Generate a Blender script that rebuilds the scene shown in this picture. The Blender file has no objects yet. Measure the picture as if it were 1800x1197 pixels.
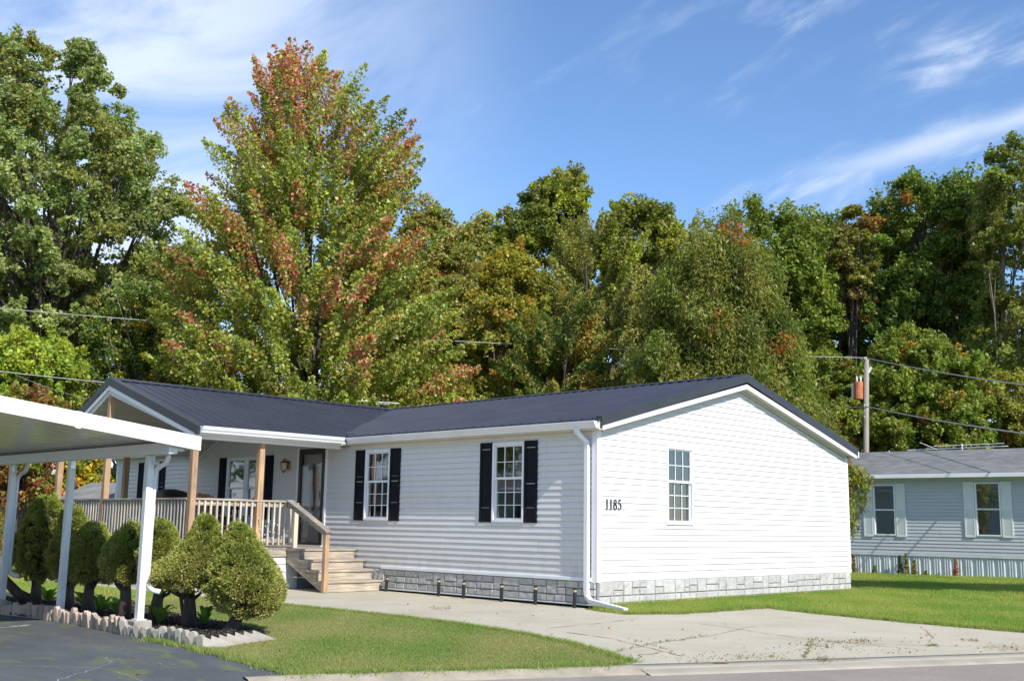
import bpy, bmesh, math, random
import numpy as np
from mathutils import Vector

rng = np.random.default_rng(7)
random.seed(7)
scene = bpy.context.scene
COL = scene.collection

# ------------------------------------------------------------------ camera
CAM = np.array([11.4133, -13.6075, 1.2574])
YAW, PITCH, ROLL, FPX = 0.776947, 0.16658, 0.016350, 1929.446
_f = np.array([-math.sin(YAW) * math.cos(PITCH), math.cos(YAW) * math.cos(PITCH), math.sin(PITCH)])
_r0 = np.array([math.cos(YAW), math.sin(YAW), 0.0])
_u0 = np.cross(_r0, _f)
_r = math.cos(ROLL) * _r0 + math.sin(ROLL) * _u0
_u = -math.sin(ROLL) * _r0 + math.cos(ROLL) * _u0
cam_data = bpy.data.cameras.new("camera")
cam_data.sensor_width = 36.0
cam_data.lens = FPX / 1800.0 * 36.0
cam_data.clip_end = 3000.0
cam_data.clip_start = 0.1
cam = bpy.data.objects.new("camera", cam_data)
COL.objects.link(cam)
from mathutils import Matrix
M = Matrix(((_r[0], _u[0], -_f[0], CAM[0]), (_r[1], _u[1], -_f[1], CAM[1]), (_r[2], _u[2], -_f[2], CAM[2]), (0, 0, 0, 1)))
cam.matrix_world = M
scene.camera = cam

def ray(px, py):
    return _f * FPX + _r * (px - 900.0) - _u * (py - 598.5)
def on_plane(px, py, axis, val):
    d = ray(px, py)
    return CAM + d * ((val - CAM[axis]) / d[axis])
def gpt(px, py, z=0.0):
    return on_plane(px, py, 2, z)
def far(px, py, D):
    d = ray(px, py)
    return CAM + d * (D / math.hypot(d[0], d[1]))

# ------------------------------------------------------------------ world, sun
SUN = np.array([1.0, -0.14, 0.79]); SUN /= np.linalg.norm(SUN)
world = bpy.data.worlds.new("World")
scene.world = world
world.use_nodes = True
wn, wl = world.node_tree.nodes, world.node_tree.links
wn.clear()
w_out = wn.new("ShaderNodeOutputWorld")
w_bg = wn.new("ShaderNodeBackground")
w_bg.inputs["Strength"].default_value = 0.15
sky = wn.new("ShaderNodeTexSky")
sky.sky_type = 'NISHITA'
sky.sun_disc = False
sky.sun_elevation = math.asin(SUN[2])
sky.sun_rotation = math.atan2(SUN[0], SUN[1])
sky.altitude = 200.0
sky.air_density = 1.0
sky.dust_density = 0.0
sky.ozone_density = 6.0

def wmath(op, a, b=None, c=None):
    n = wn.new("ShaderNodeMath"); n.operation = op
    for i, v in enumerate((a, b, c)):
        if v is None: continue
        if isinstance(v, (int, float)): n.inputs[i].default_value = v
        else: wl.new(v, n.inputs[i])
    return n.outputs[0]
tc = wn.new("ShaderNodeTexCoord")
sep = wn.new("ShaderNodeSeparateXYZ"); wl.new(tc.outputs["Generated"], sep.inputs[0])
az = wmath('ARCTAN2', sep.outputs[0], sep.outputs[1])          # 0 = north (+y), positive to the east
el = wmath('ARCSINE', sep.outputs[2])
# rotate (az, el) so that u runs along the streaks of cirrus
def streaks(ang, sx, sy, detail, seed, dist=0.6):
    c, s = math.cos(ang), math.sin(ang)
    uu = wmath('ADD', wmath('MULTIPLY', az, c * sx), wmath('MULTIPLY', el, s * sx))
    vv = wmath('ADD', wmath('MULTIPLY', az, -s * sy), wmath('MULTIPLY', el, c * sy))
    cb = wn.new("ShaderNodeCombineXYZ"); wl.new(uu, cb.inputs[0]); wl.new(vv, cb.inputs[1]); cb.inputs[2].default_value = seed
    nz = wn.new("ShaderNodeTexNoise"); nz.inputs["Scale"].default_value = 1.0
    nz.inputs["Detail"].default_value = detail; nz.inputs["Roughness"].default_value = 0.58
    nz.inputs["Distortion"].default_value = dist
    wl.new(cb.outputs[0], nz.inputs["Vector"])
    return nz.outputs["Fac"], uu, vv
def smooth(v, lo, hi):
    n = wn.new("ShaderNodeMapRange"); n.interpolation_type = 'SMOOTHSTEP'
    n.inputs["From Min"].default_value = lo; n.inputs["From Max"].default_value = hi
    wl.new(v, n.inputs["Value"]); return n.outputs[0]
def azel(px, py):
    d = ray(px, py); d = d / np.linalg.norm(d)
    return math.atan2(d[0], d[1]), math.asin(d[2])
def band(p0, p1, width, wob, seed):
    """soft band of cloud along the line between two directions of the sky"""
    a0, e0 = azel(*p0); a1, e1 = azel(*p1)
    ang = math.atan2(e1 - e0, a1 - a0); c, s = math.cos(ang), math.sin(ang)
    d = wmath('ADD', wmath('MULTIPLY', wmath('SUBTRACT', az, a0), -s), wmath('MULTIPLY', wmath('SUBTRACT', el, e0), c))
    nz, _, _ = streaks(ang, 5, 16, 5.0, seed, 0.4)
    d = wmath('ADD', d, wmath('MULTIPLY', wmath('SUBTRACT', nz, 0.5), wob))
    d = wmath('ABSOLUTE', d)
    across = wmath('SUBTRACT', 1.0, smooth(d, 0.0, width))
    L = math.hypot(a1 - a0, e1 - e0)
    t = wmath('ADD', wmath('MULTIPLY', wmath('SUBTRACT', az, a0), c / L), wmath('MULTIPLY', wmath('SUBTRACT', el, e0), s / L))
    return wmath('MULTIPLY', across, smooth(t, -0.05, 0.6))
n1, _, _ = streaks(0.35, 4.0, 9.0, 8.0, 3.1)
n2, _, _ = streaks(0.45, 9.0, 26.0, 7.0, 8.4)
aL, eL = azel(280, 200)
left_mask = wmath('SUBTRACT', 1.0, smooth(az, azel(250, 200)[0], azel(1000, 120)[0]))
cl_left = wmath('MULTIPLY', wmath('MULTIPLY', smooth(n1, 0.22, 0.60), left_mask), 0.80)
b1 = wmath('MULTIPLY', band((1330, 330), (1830, 190), 0.017, 0.035, 1.0), wmath('ADD', 0.22, wmath('MULTIPLY', n2, 0.62)))
b2 = wmath('MULTIPLY', band((1500, 150), (1830, 60), 0.035, 0.10, 5.0), wmath('MULTIPLY', smooth(n2, 0.35, 0.7), 0.85))
b3 = wmath('MULTIPLY', band((1180, 390), (1560, 300), 0.03, 0.10, 9.0), wmath('MULTIPLY', smooth(n2, 0.4, 0.75), 0.7))
b4 = wmath('MULTIPLY', band((1250, 100), (1420, 20), 0.03, 0.12, 12.0), wmath('MULTIPLY', smooth(n2, 0.45, 0.8), 0.45))
thin = wmath('MULTIPLY', wmath('MULTIPLY', smooth(n2, 0.50, 0.85), smooth(n1, 0.40, 0.72)), 0.5)
fac = cl_left
for b in (b1, b2, b3, b4, thin):
    fac = wmath('MAXIMUM', fac, b)
fac = wmath('MINIMUM', fac, 0.9)
mix = wn.new("ShaderNodeMix"); mix.data_type = 'RGBA'
wl.new(fac, mix.inputs["Factor"])
hs = wn.new("ShaderNodeHueSaturation"); hs.inputs["Saturation"].default_value = 1.0; hs.inputs["Value"].default_value = 1.0
wl.new(sky.outputs[0], hs.inputs["Color"])
SKYHS = hs
wl.new(hs.outputs[0], mix.inputs["A"])
mix.inputs["B"].default_value = (4.6, 5.1, 6.0, 1)
CLOUD = mix
wl.new(mix.outputs["Result"], w_bg.inputs["Color"])
wl.new(w_bg.outputs[0], w_out.inputs["Surface"])

sun_data = bpy.data.lights.new("sun", 'SUN')
sun_data.energy = 4.6
sun_data.angle = math.radians(0.53)
sun_data.color = (1.0, 0.955, 0.88)
sun_ob = bpy.data.objects.new("sun", sun_data)
COL.objects.link(sun_ob)
sun_ob.rotation_euler = Vector(SUN).to_track_quat('Z', 'Y').to_euler()
sun_ob.location = (20, -5, 20)

vs = scene.view_settings
vs.view_transform = 'Standard'; vs.look = 'None'; vs.exposure = 0.45; vs.gamma = 1.0
vs.use_curve_mapping = False
scene.cycles.max_bounces = 8
scene.cycles.transparent_max_bounces = 8
scene.cycles.use_denoising = True

# ------------------------------------------------------------------ materials
def new_mat(name):
    m = bpy.data.materials.new(name); m.use_nodes = True
    nt = m.node_tree; b = nt.nodes["Principled BSDF"]
    return m, nt, b
def _nz(nt, scale, detail=4.0, rough=0.55, coord="Object", stretch=None, dist=0.0):
    t = nt.nodes.new("ShaderNodeTexCoord"); n = nt.nodes.new("ShaderNodeTexNoise")
    n.inputs["Scale"].default_value = scale; n.inputs["Detail"].default_value = detail
    n.inputs["Roughness"].default_value = rough; n.inputs["Distortion"].default_value = dist
    if stretch:
        mp = nt.nodes.new("ShaderNodeMapping"); mp.inputs["Scale"].default_value = stretch
        nt.links.new(t.outputs[coord], mp.inputs[0]); nt.links.new(mp.outputs[0], n.inputs["Vector"])
    else:
        nt.links.new(t.outputs[coord], n.inputs["Vector"])
    return n
def _ramp(nt, src, stops):
    r = nt.nodes.new("ShaderNodeValToRGB"); cr = r.color_ramp
    while len(cr.elements) < len(stops): cr.elements.new(0.5)
    for e, (p, c) in zip(cr.elements, stops):
        e.position = p; e.color = tuple(c) + (1,) if len(c) == 3 else c
    nt.links.new(src, r.inputs[0]); return r
def _mix(nt, fac, a, b, mode='MIX'):
    n = nt.nodes.new("ShaderNodeMix"); n.data_type = 'RGBA'; n.blend_type = mode
    for s, v in (("Factor", fac), ("A", a), ("B", b)):
        if isinstance(v, (int, float)): n.inputs[s].default_value = v
        elif isinstance(v, tuple): n.inputs[s].default_value = v + (1,) if len(v) == 3 else v
        else: nt.links.new(v, n.inputs[s])
    return n.outputs["Result"]
def _math(nt, op, a, b=0.0):
    n = nt.nodes.new("ShaderNodeMath"); n.operation = op
    for i, v in enumerate((a, b)):
        if isinstance(v, (int, float)): n.inputs[i].default_value = v
        else: nt.links.new(v, n.inputs[i])
    return n.outputs[0]
def _bump(nt, b, src, strength, dist=0.01):
    bp = nt.nodes.new("ShaderNodeBump"); bp.inputs["Strength"].default_value = strength; bp.inputs["Distance"].default_value = dist
    nt.links.new(src, bp.inputs["Height"]); nt.links.new(bp.outputs[0], b.inputs["Normal"])
def mat(name, c0, c1=None, rough=0.5, scale=6.0, detail=5.0, spec=0.4, metallic=0.0, bump=0.0, bscale=None, stretch=None, attr=False, lo=0.35, hi=0.65):
    m, nt, b = new_mat(name)
    b.inputs["Roughness"].default_value = rough; b.inputs["Metallic"].default_value = metallic
    b.inputs["Specular IOR Level"].default_value = spec
    c1 = c1 or tuple(x * 0.9 for x in c0)
    n = _nz(nt, scale, detail, stretch=stretch)
    r = _ramp(nt, n.outputs["Fac"], [(lo, c0), (hi, c1)])
    col = r.outputs[0]
    if attr:
        a = nt.nodes.new("ShaderNodeVertexColor"); a.layer_name = "col"
        col = _mix(nt, 1.0, col, a.outputs[0], 'MULTIPLY')
    nt.links.new(col, b.inputs["Base Color"])
    if bump:
        nb = _nz(nt, bscale or scale * 6, 4.0, stretch=stretch)
        _bump(nt, b, nb.outputs["Fac"], bump)
    return m

def siding_mat(name, c0, c1, grime, rough=0.42):
    """vinyl siding: faint panel to panel change, dust along the laps, a little oil-canning"""
    m, nt, b = new_mat(name)
    b.inputs["Roughness"].default_value = rough; b.inputs["Specular IOR Level"].default_value = 0.35
    n = _nz(nt, 0.8, 3.0, stretch=(1, 1, 6)); r = _ramp(nt, n.outputs["Fac"], [(0.3, c0), (0.7, c1)])
    n2 = _nz(nt, 3.0, 6.0, 0.7, stretch=(2, 2, 0.5)); r2 = _ramp(nt, n2.outputs["Fac"], [(0.52, (0, 0, 0)), (0.8, (0.35, 0.35, 0.35))])
    col = _mix(nt, r2.outputs[0], r.outputs[0], grime)
    # splash dirt in the lowest courses
    tcz = nt.nodes.new("ShaderNodeTexCoord"); sz = nt.nodes.new("ShaderNodeSeparateXYZ"); nt.links.new(tcz.outputs["Object"], sz.inputs[0])
    mr = nt.nodes.new("ShaderNodeMapRange"); mr.inputs["From Min"].default_value = 0.35; mr.inputs["From Max"].default_value = 0.95; mr.inputs["To Min"].default_value = 0.55; mr.inputs["To Max"].default_value = 0.0
    nt.links.new(sz.outputs[2], mr.inputs["Value"]); nd = _nz(nt, 5.0, 6.0, 0.7, stretch=(1, 1, 0.4))
    dirt = _math(nt, 'MULTIPLY', mr.outputs[0], _ramp(nt, nd.outputs["Fac"], [(0.42, (0, 0, 0)), (0.7, (1, 1, 1))]).outputs[0])
    col = _mix(nt, dirt, col, (0.38, 0.345, 0.28))
    nt.links.new(col, b.inputs["Base Color"])
    n3 = _nz(nt, 1.3, 2.0, stretch=(1, 1, 3)); _bump(nt, b, n3.outputs["Fac"], 0.25, 0.02)
    return m
def wood_mat(name, c0, c1, c2, axis, rough=0.75):
    """weathered boards with grain along one axis and a few knots"""
    m, nt, b = new_mat(name)
    b.inputs["Roughness"].default_value = rough; b.inputs["Specular IOR Level"].default_value = 0.2
    st = [28, 28, 28]; st[axis] = 1.6
    n = _nz(nt, 1.0, 6.0, 0.65, stretch=tuple(st), dist=0.6)
    r = _ramp(nt, n.outputs["Fac"], [(0.3, c0), (0.52, c1), (0.75, c2)])
    n2 = _nz(nt, 2.2, 3.0); r2 = _ramp(nt, n2.outputs["Fac"], [(0.4, (0.8, 0.8, 0.82)), (0.65, (1.08, 1.05, 1.0))])
    a = nt.nodes.new("ShaderNodeObjectInfo")
    rr = _ramp(nt, a.outputs["Random"], [(0.0, (0.82, 0.82, 0.84)), (1.0, (1.12, 1.08, 1.02))])
    col = _mix(nt, 1.0, r.outputs[0], r2.outputs[0], 'MULTIPLY'); col = _mix(nt, 1.0, col, rr.outputs[0], 'MULTIPLY')
    nt.links.new(col, b.inputs["Base Color"]); _bump(nt, b, n.outputs["Fac"], 0.4, 0.004)
    return m
def leaf_mat(name, trans=0.35, rough=0.45, spec=0.35):
    m, nt, b = new_mat(name)
    a = nt.nodes.new("ShaderNodeVertexColor"); a.layer_name = "col"
    nt.links.new(a.outputs[0], b.inputs["Base Color"])
    b.inputs["Roughness"].default_value = rough; b.inputs["Specular IOR Level"].default_value = spec
    t = nt.nodes.new("ShaderNodeBsdfTranslucent")
    tcol = _mix(nt, 1.0, a.outputs[0], (1.25, 1.2, 0.6), 'MULTIPLY'); nt.links.new(tcol, t.inputs[0])
    ms = nt.nodes.new("ShaderNodeMixShader"); ms.inputs[0].default_value = trans
    nt.links.new(b.outputs[0], ms.inputs[1]); nt.links.new(t.outputs[0], ms.inputs[2])
    nt.links.new(ms.outputs[0], nt.nodes["Material Output"].inputs["Surface"])
    return m
def glass_mat(name, k=1.0, rough=0.03, tint=(0.86, 0.89, 0.90)):
    m, nt, b = new_mat(name)
    b.inputs["Base Color"].default_value = (1, 1, 1, 1); b.inputs["Roughness"].default_value = rough
    b.inputs["IOR"].default_value = 1.5
    out = nt.nodes["Material Output"]
    tr = nt.nodes.new("ShaderNodeBsdfTransparent"); tr.inputs[0].default_value = tint + (1,)
    gl = nt.nodes.new("ShaderNodeBsdfGlossy"); gl.inputs["Roughness"].default_value = rough; gl.inputs[0].default_value = (0.95, 0.97, 1, 1)
    fr = nt.nodes.new("ShaderNodeFresnel"); fr.inputs[0].default_value = 1.75
    n = _nz(nt, 1.5, 1.0); _bp = nt.nodes.new("ShaderNodeBump"); _bp.inputs["Strength"].default_value = 0.12; _bp.inputs["Distance"].default_value = 0.02
    nt.links.new(n.outputs["Fac"], _bp.inputs["Height"]); nt.links.new(_bp.outputs[0], gl.inputs["Normal"])
    f2 = _math(nt, 'ADD', _math(nt, 'MULTIPLY', fr.outputs[0], k), 0.02)
    ms = nt.nodes.new("ShaderNodeMixShader"); nt.links.new(f2, ms.inputs[0])
    nt.links.new(tr.outputs[0], ms.inputs[1]); nt.links.new(gl.outputs[0], ms.inputs[2])
    nt.links.new(ms.outputs[0], out.inputs["Surface"])
    nt.nodes.remove(b)
    return m

MT = {}
MT['siding'] = siding_mat("white_vinyl", (0.64, 0.625, 0.605), (0.605, 0.595, 0.58), (0.43, 0.42, 0.39))
MT['nsiding'] = siding_mat("pale_blue_vinyl", (0.47, 0.485, 0.50), (0.43, 0.45, 0.47), (0.42, 0.43, 0.43))
MT['trim'] = mat("white_trim", (0.80, 0.80, 0.80), (0.74, 0.74, 0.74), 0.35, 2.0)
MT['beige'] = mat("cream_frieze", (0.66, 0.62, 0.53), (0.60, 0.56, 0.47), 0.5, 3.0)
MT['soffit'] = mat("soffit", (0.62, 0.60, 0.55), (0.56, 0.54, 0.49), 0.5, 3.0)
MT['roof'] = mat("charcoal_metal_roof", (0.023, 0.025, 0.040), (0.035, 0.037, 0.052), 0.42, 1.2, spec=0.5, lo=0.3, hi=0.7)
MT['rake'] = mat("black_rake_trim", (0.028, 0.029, 0.034), (0.036, 0.037, 0.042), 0.4, 2.0, spec=0.5)
MT['shutter'] = mat("black_shutter", (0.008, 0.008, 0.013), (0.012, 0.012, 0.017), 0.75, 4.0, spec=0.15)
MT['pshutter'] = mat("pale_shutter", (0.70, 0.71, 0.69), (0.64, 0.66, 0.64), 0.55, 4.0)
MT['stone'] = mat("grey_faux_stone", (0.50, 0.49, 0.465), (0.40, 0.39, 0.37), 0.8, 14.0, 8.0, spec=0.25, bump=0.7, bscale=30.0, attr=True)
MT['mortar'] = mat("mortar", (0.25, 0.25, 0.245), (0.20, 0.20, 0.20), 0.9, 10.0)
MT['dark'] = mat("dark_shade_fill", (0.010, 0.010, 0.011), (0.015, 0.014, 0.013), 0.9, 3.0)  # near-black colour stands in for shade in gaps, rooms and recesses
MT['glass'] = glass_mat("window_glass", 1.9)
MT['clearglass'] = glass_mat("storm_door_glass", 0.05, tint=(0.93, 0.94, 0.94))
MT['curtain'] = mat("blue_grey_curtain", (0.42, 0.58, 0.66), (0.28, 0.42, 0.50), 0.9, 1.0, stretch=(1, 22, 0.3))
MT['blind'] = mat("grey_blind", (0.40, 0.44, 0.49), (0.28, 0.32, 0.37), 0.8, 1.0, stretch=(0.5, 0.5, 60))
MT['wood_x'] = wood_mat("weathered_wood_x", (0.17, 0.14, 0.11), (0.36, 0.32, 0.27), (0.52, 0.48, 0.42), 0)
MT['wood_y'] = wood_mat("weathered_wood_y", (0.22, 0.17, 0.12), (0.43, 0.38, 0.31), (0.57, 0.53, 0.46), 1)
MT['wood_z'] = wood_mat("weathered_wood_z", (0.37, 0.33, 0.27), (0.56, 0.51, 0.44), (0.66, 0.62, 0.56), 2)
MT['post'] = wood_mat("orange_wood_post", (0.30, 0.17, 0.09), (0.46, 0.31, 0.19), (0.55, 0.41, 0.28), 2)
MT['door'] = mat("grey_door", (0.27, 0.265, 0.25), (0.24, 0.235, 0.22), 0.4, 3.0)
MT['doorframe'] = mat("dark_brown_storm_frame", (0.020, 0.015, 0.018), (0.028, 0.02, 0.022), 0.35, 4.0)
MT['brass'] = mat("aged_brass", (0.30, 0.20, 0.08), (0.16, 0.11, 0.05), 0.35, 20.0, metallic=0.9)
MT['steel'] = mat("brushed_steel", (0.6, 0.6, 0.6), (0.5, 0.5, 0.5), 0.3, 20.0, metallic=1.0)
MT['lampglass'] = mat("frosted_lamp_glass", (0.55, 0.50, 0.38), (0.48, 0.44, 0.33), 0.25, 10.0)
MT['black'] = mat("black_plastic", (0.015, 0.015, 0.016), (0.022, 0.022, 0.022), 0.45, 10.0)
MT['amber'] = mat("amber_lens", (0.50, 0.46, 0.18), (0.42, 0.38, 0.14), 0.25, 10.0)
MT['number'] = mat("black_number", (0.012, 0.010, 0.016), (0.02, 0.018, 0.025), 0.5, 10.0)
MT['carport'] = siding_mat("white_painted_aluminium", (0.78, 0.78, 0.79), (0.73, 0.73, 0.74), (0.52, 0.50, 0.45), 0.32)
MT['carceil'] = mat("carport_ceiling_panel", (0.84, 0.85, 0.80), (0.76, 0.77, 0.71), 0.22, 2.0, spec=0.7)
MT['pinkblock'] = mat("tan_concrete_edging", (0.44, 0.34, 0.28), (0.33, 0.27, 0.23), 0.9, 9.0, 8.0, bump=0.5, bscale=60, attr=True)
MT['block'] = mat("pale_concrete", (0.38, 0.35, 0.30), (0.26, 0.24, 0.21), 0.9, 7.0, 8.0, bump=0.5, bscale=60, attr=True)
MT['bark'] = mat("grey_bark", (0.12, 0.095, 0.075), (0.055, 0.042, 0.034), 0.9, 6.0, 8.0, bump=0.9, bscale=18, stretch=(3, 3, 0.6))
MT['pbark'] = mat("pale_bark", (0.26, 0.22, 0.18), (0.13, 0.11, 0.09), 0.9, 4.0, 8.0, bump=0.8, bscale=14, stretch=(3, 3, 0.6))
MT['leaf'] = leaf_mat("leaf", 0.42)
MT['needle'] = leaf_mat("needle", 0.12, 0.6, 0.2)
MT['blade'] = leaf_mat("grass_blade", 0.35, 0.5, 0.25)
MT['core'] = mat("painted_shade_core", (0.030, 0.036, 0.012), (0.016, 0.014, 0.008), 0.95, 12.0, 6.0, bump=0.6)  # dark colour paints in the shade between the needle tufts
MT['pole'] = mat("weathered_utility_pole", (0.34, 0.30, 0.26), (0.22, 0.19, 0.16), 0.9, 2.0, stretch=(10, 10, 0.5))
MT['rust'] = mat("rusty_orange_tank", (0.50, 0.17, 0.07), (0.36, 0.11, 0.05), 0.6, 4.0, 6.0)
MT['wire'] = mat("grey_wire", (0.48, 0.46, 0.44), (0.42, 0.41, 0.40), 0.6, 4.0)
MT['porcelain'] = mat("porcelain", (0.7, 0.7, 0.7), (0.6, 0.6, 0.6), 0.2, 4.0)
MT['shingle'] = mat("grey_asphalt_shingle", (0.250, 0.250, 0.250), (0.170, 0.171, 0.173), 0.9, 2.5, 10.0, spec=0.2, bump=0.5, bscale=40)
MT['nskirt'] = mat("pale_ribbed_skirting", (0.60, 0.63, 0.64), (0.52, 0.55, 0.56), 0.4, 3.0)
MT['brownchair'] = mat("brown_chair", (0.10, 0.055, 0.04), (0.07, 0.04, 0.03), 0.6, 6.0)
MT['greyfence'] = mat("grey_fence_boards", (0.26, 0.25, 0.25), (0.18, 0.17, 0.17), 0.9, 3.0, stretch=(8, 8, 0.6))

# ------------------------------------------------------------------ mesh builder
ORG = {}
def tag(o, label=None, cat=None, group=None, kind=None):
    if label: o["label"] = label
    if cat: o["category"] = cat
    if group: o["group"] = group
    if kind: o["kind"] = kind
    return o
def thing(name, loc, label, cat, group=None):
    o = bpy.data.objects.new(name, None); COL.objects.link(o)
    o.location = loc; o.empty_display_size = 0.2
    ORG[o.name] = np.array(loc, float)
    return tag(o, label, cat, group)
class MB:
    def __init__(s): s.v = []; s.f = []; s.c = []
    def add(s, vs, fs, col=None):
        b = len(s.v); s.v += [tuple(map(float, p)) for p in vs]; s.f += [tuple(b + i for i in f) for f in fs]
        s.c += [col or (1, 1, 1)] * len(vs)
    def box(s, x0, x1, y0, y1, z0, z1, col=None):
        if x0 > x1: x0, x1 = x1, x0
        if y0 > y1: y0, y1 = y1, y0
        if z0 > z1: z0, z1 = z1, z0
        s.add([(x0,y0,z0),(x1,y0,z0),(x1,y1,z0),(x0,y1,z0),(x0,y0,z1),(x1,y0,z1),(x1,y1,z1),(x0,y1,z1)],
              [(0,3,2,1),(4,5,6,7),(0,1,5,4),(1,2,6,5),(2,3,7,6),(3,0,4,7)], col)
    def obox(s, p, q, w, h, up=(0, 0, 1), col=None):
        """a bar from p to q, w wide across and h high"""
        p, q, up = Vector(p), Vector(q), Vector(up); d = (q - p).normalized()
        sd = d.cross(up).normalized(); u2 = sd.cross(d).normalized()
        vs = []
        for c in (p, q):
            for a, b in ((-1,-1),(1,-1),(1,1),(-1,1)): vs.append(c + sd * (a * w / 2) + u2 * (b * h / 2))
        s.add(vs, [(3,2,1,0),(4,5,6,7),(0,1,5,4),(1,2,6,5),(2,3,7,6),(3,0,4,7)], col)
    def prism(s, poly, axis, a, b, col=None):
        """2D polygon (in the two other axes, in order) pushed from a to b along an axis"""
        def P(u, v, w):
            r = [0, 0, 0]; o = [i for i in range(3) if i != axis]; r[o[0]] = u; r[o[1]] = v; r[axis] = w; return r
        n = len(poly); vs = [P(u, v, a) for u, v in poly] + [P(u, v, b) for u, v in poly]
        ar = sum(poly[i][0]*poly[(i+1)%n][1]-poly[(i+1)%n][0]*poly[i][1] for i in range(n))
        flip = (ar > 0) != (axis == 1)
        if b < a: flip = not flip
        F = [tuple(range(n)), tuple(range(2*n-1, n-1, -1))] + [((i+1)%n, i, n+i, n+(i+1)%n) for i in range(n)]
        if flip: F = [tuple(reversed(f)) for f in F]
        s.add(vs, F, col)
    def tube(s, pts, rad, n=8, col=None, cap=True):
        pts = [Vector(p) for p in pts]; rad = rad if hasattr(rad, '__len__') else [rad] * len(pts)
        vs = []; t0 = (pts[1] - pts[0]).normalized(); ref = Vector((0, 0, 1)) if abs(t0.z) < 0.9 else Vector((1, 0, 0))
        a = t0.cross(ref).normalized()
        for i, p in enumerate(pts):
            t = (pts[min(i+1, len(pts)-1)] - pts[max(i-1, 0)]).normalized()
            a = (a - t * a.dot(t)).normalized(); b = t.cross(a)
            for k in range(n):
                th = 2 * math.pi * k / n; vs.append(p + (a * math.cos(th) + b * math.sin(th)) * rad[i])
        F = []
        for i in range(len(pts) - 1):
            for k in range(n): F.append((i*n+k, i*n+(k+1)%n, (i+1)*n+(k+1)%n, (i+1)*n+k))
        if cap: F += [tuple(range(n-1, -1, -1)), tuple(range((len(pts)-1)*n, len(pts)*n))]
        s.add(vs, F, col)
    def lathe(s, c, prof, n=16, col=None):
        vs = []; F = []
        for r, z in prof:
            for k in range(n): th = 2*math.pi*k/n; vs.append((c[0]+r*math.cos(th), c[1]+r*math.sin(th), c[2]+z))
        for i in range(len(prof)-1):
            for k in range(n): F.append((i*n+k, i*n+(k+1)%n, (i+1)*n+(k+1)%n, (i+1)*n+k))
        F += [tuple(range(n-1,-1,-1)), tuple(range((len(prof)-1)*n, len(prof)*n))]
        s.add(vs, F, col)
    def build(s, name, m, parent=None, smooth=False, bevel=0.0, origin=None):
        me = bpy.data.meshes.new(name)
        if parent is not None: org = ORG[parent.name]
        else: org = np.array(origin if origin is not None else (0, 0, 0), float)
        V = np.array(s.v, float) - org
        me.from_pydata(V.tolist(), [], s.f); me.update()
        if any(c != (1, 1, 1) for c in s.c):
            at = me.color_attributes.new("col", 'FLOAT_COLOR', 'POINT')
            arr = np.ones((len(s.v), 4), np.float32); arr[:, :3] = np.array(s.c, np.float32)
            at.data.foreach_set("color", arr.ravel())
        elif m is not None and m.name in ("grey_faux_stone", "tan_concrete_edging", "pale_concrete"):
            at = me.color_attributes.new("col", 'FLOAT_COLOR', 'POINT')
            at.data.foreach_set("color", np.ones(len(s.v)*4, np.float32))
        o = bpy.data.objects.new(name, me); COL.objects.link(o)
        if parent is not None: o.parent = parent
        else: o.location = org
        ORG[o.name] = org
        me.materials.append(m)
        if smooth: me.polygons.foreach_set("use_smooth", [True] * len(me.polygons))
        if bevel:
            b = o.modifiers.new("bevel", 'BEVEL'); b.width = bevel; b.segments = 2; b.limit_method = 'ANGLE'
        return o

def np_mesh(name, V, nper, cols, m, parent=None, origin=(0, 0, 0), smooth=False):
    """fast mesh of n polygons with nper corners each"""
    org = ORG[parent.name] if parent is not None else np.array(origin, float)
    V = (np.asarray(V, np.float64) - org).astype(np.float32); n = len(V) // nper
    me = bpy.data.meshes.new(name)
    me.vertices.add(len(V)); me.vertices.foreach_set("co", V.ravel())
    me.loops.add(n * nper); me.loops.foreach_set("vertex_index", np.arange(n * nper, dtype=np.int32))
    me.polygons.add(n); me.polygons.foreach_set("loop_start", np.arange(0, n * nper, nper, dtype=np.int32))
    me.update(calc_edges=True)
    at = me.color_attributes.new("col", 'FLOAT_COLOR', 'POINT')
    arr = np.ones((len(V), 4), np.float32); arr[:, :3] = np.repeat(cols, nper, axis=0)
    at.data.foreach_set("color", arr.ravel())
    o = bpy.data.objects.new(name, me); COL.objects.link(o)
    if parent is not None: o.parent = parent
    else: o.location = org
    ORG[o.name] = org
    me.materials.append(m)
    return o

# ================================================================== SETTING: ground sheets
def sheet(name, pts, z, m, thick=0.0, nsub=0):
    """flat polygon sheet at height z (triangulated by Blender)"""
    bm = bmesh.new(); vs = [bm.verts.new((p[0], p[1], z)) for p in pts]
    f = bm.faces.new(vs)
    if f.normal.z < 0: f.normal_flip()
    bm.normal_update()
    if f.normal.z < 0: bmesh.ops.reverse_faces(bm, faces=[f])
    if thick:
        r = bmesh.ops.extrude_face_region(bm, geom=[f])
        for v in [g for g in r['geom'] if isinstance(g, bmesh.types.BMVert)]: v.co.z -= thick
    me = bpy.data.meshes.new(name); bm.to_mesh(me); bm.free()
    o = bpy.data.objects.new(name, me); COL.objects.link(o); me.materials.append(m)
    ORG[o.name] = np.zeros(3)
    o["kind"] = "structure"
    return o

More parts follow.
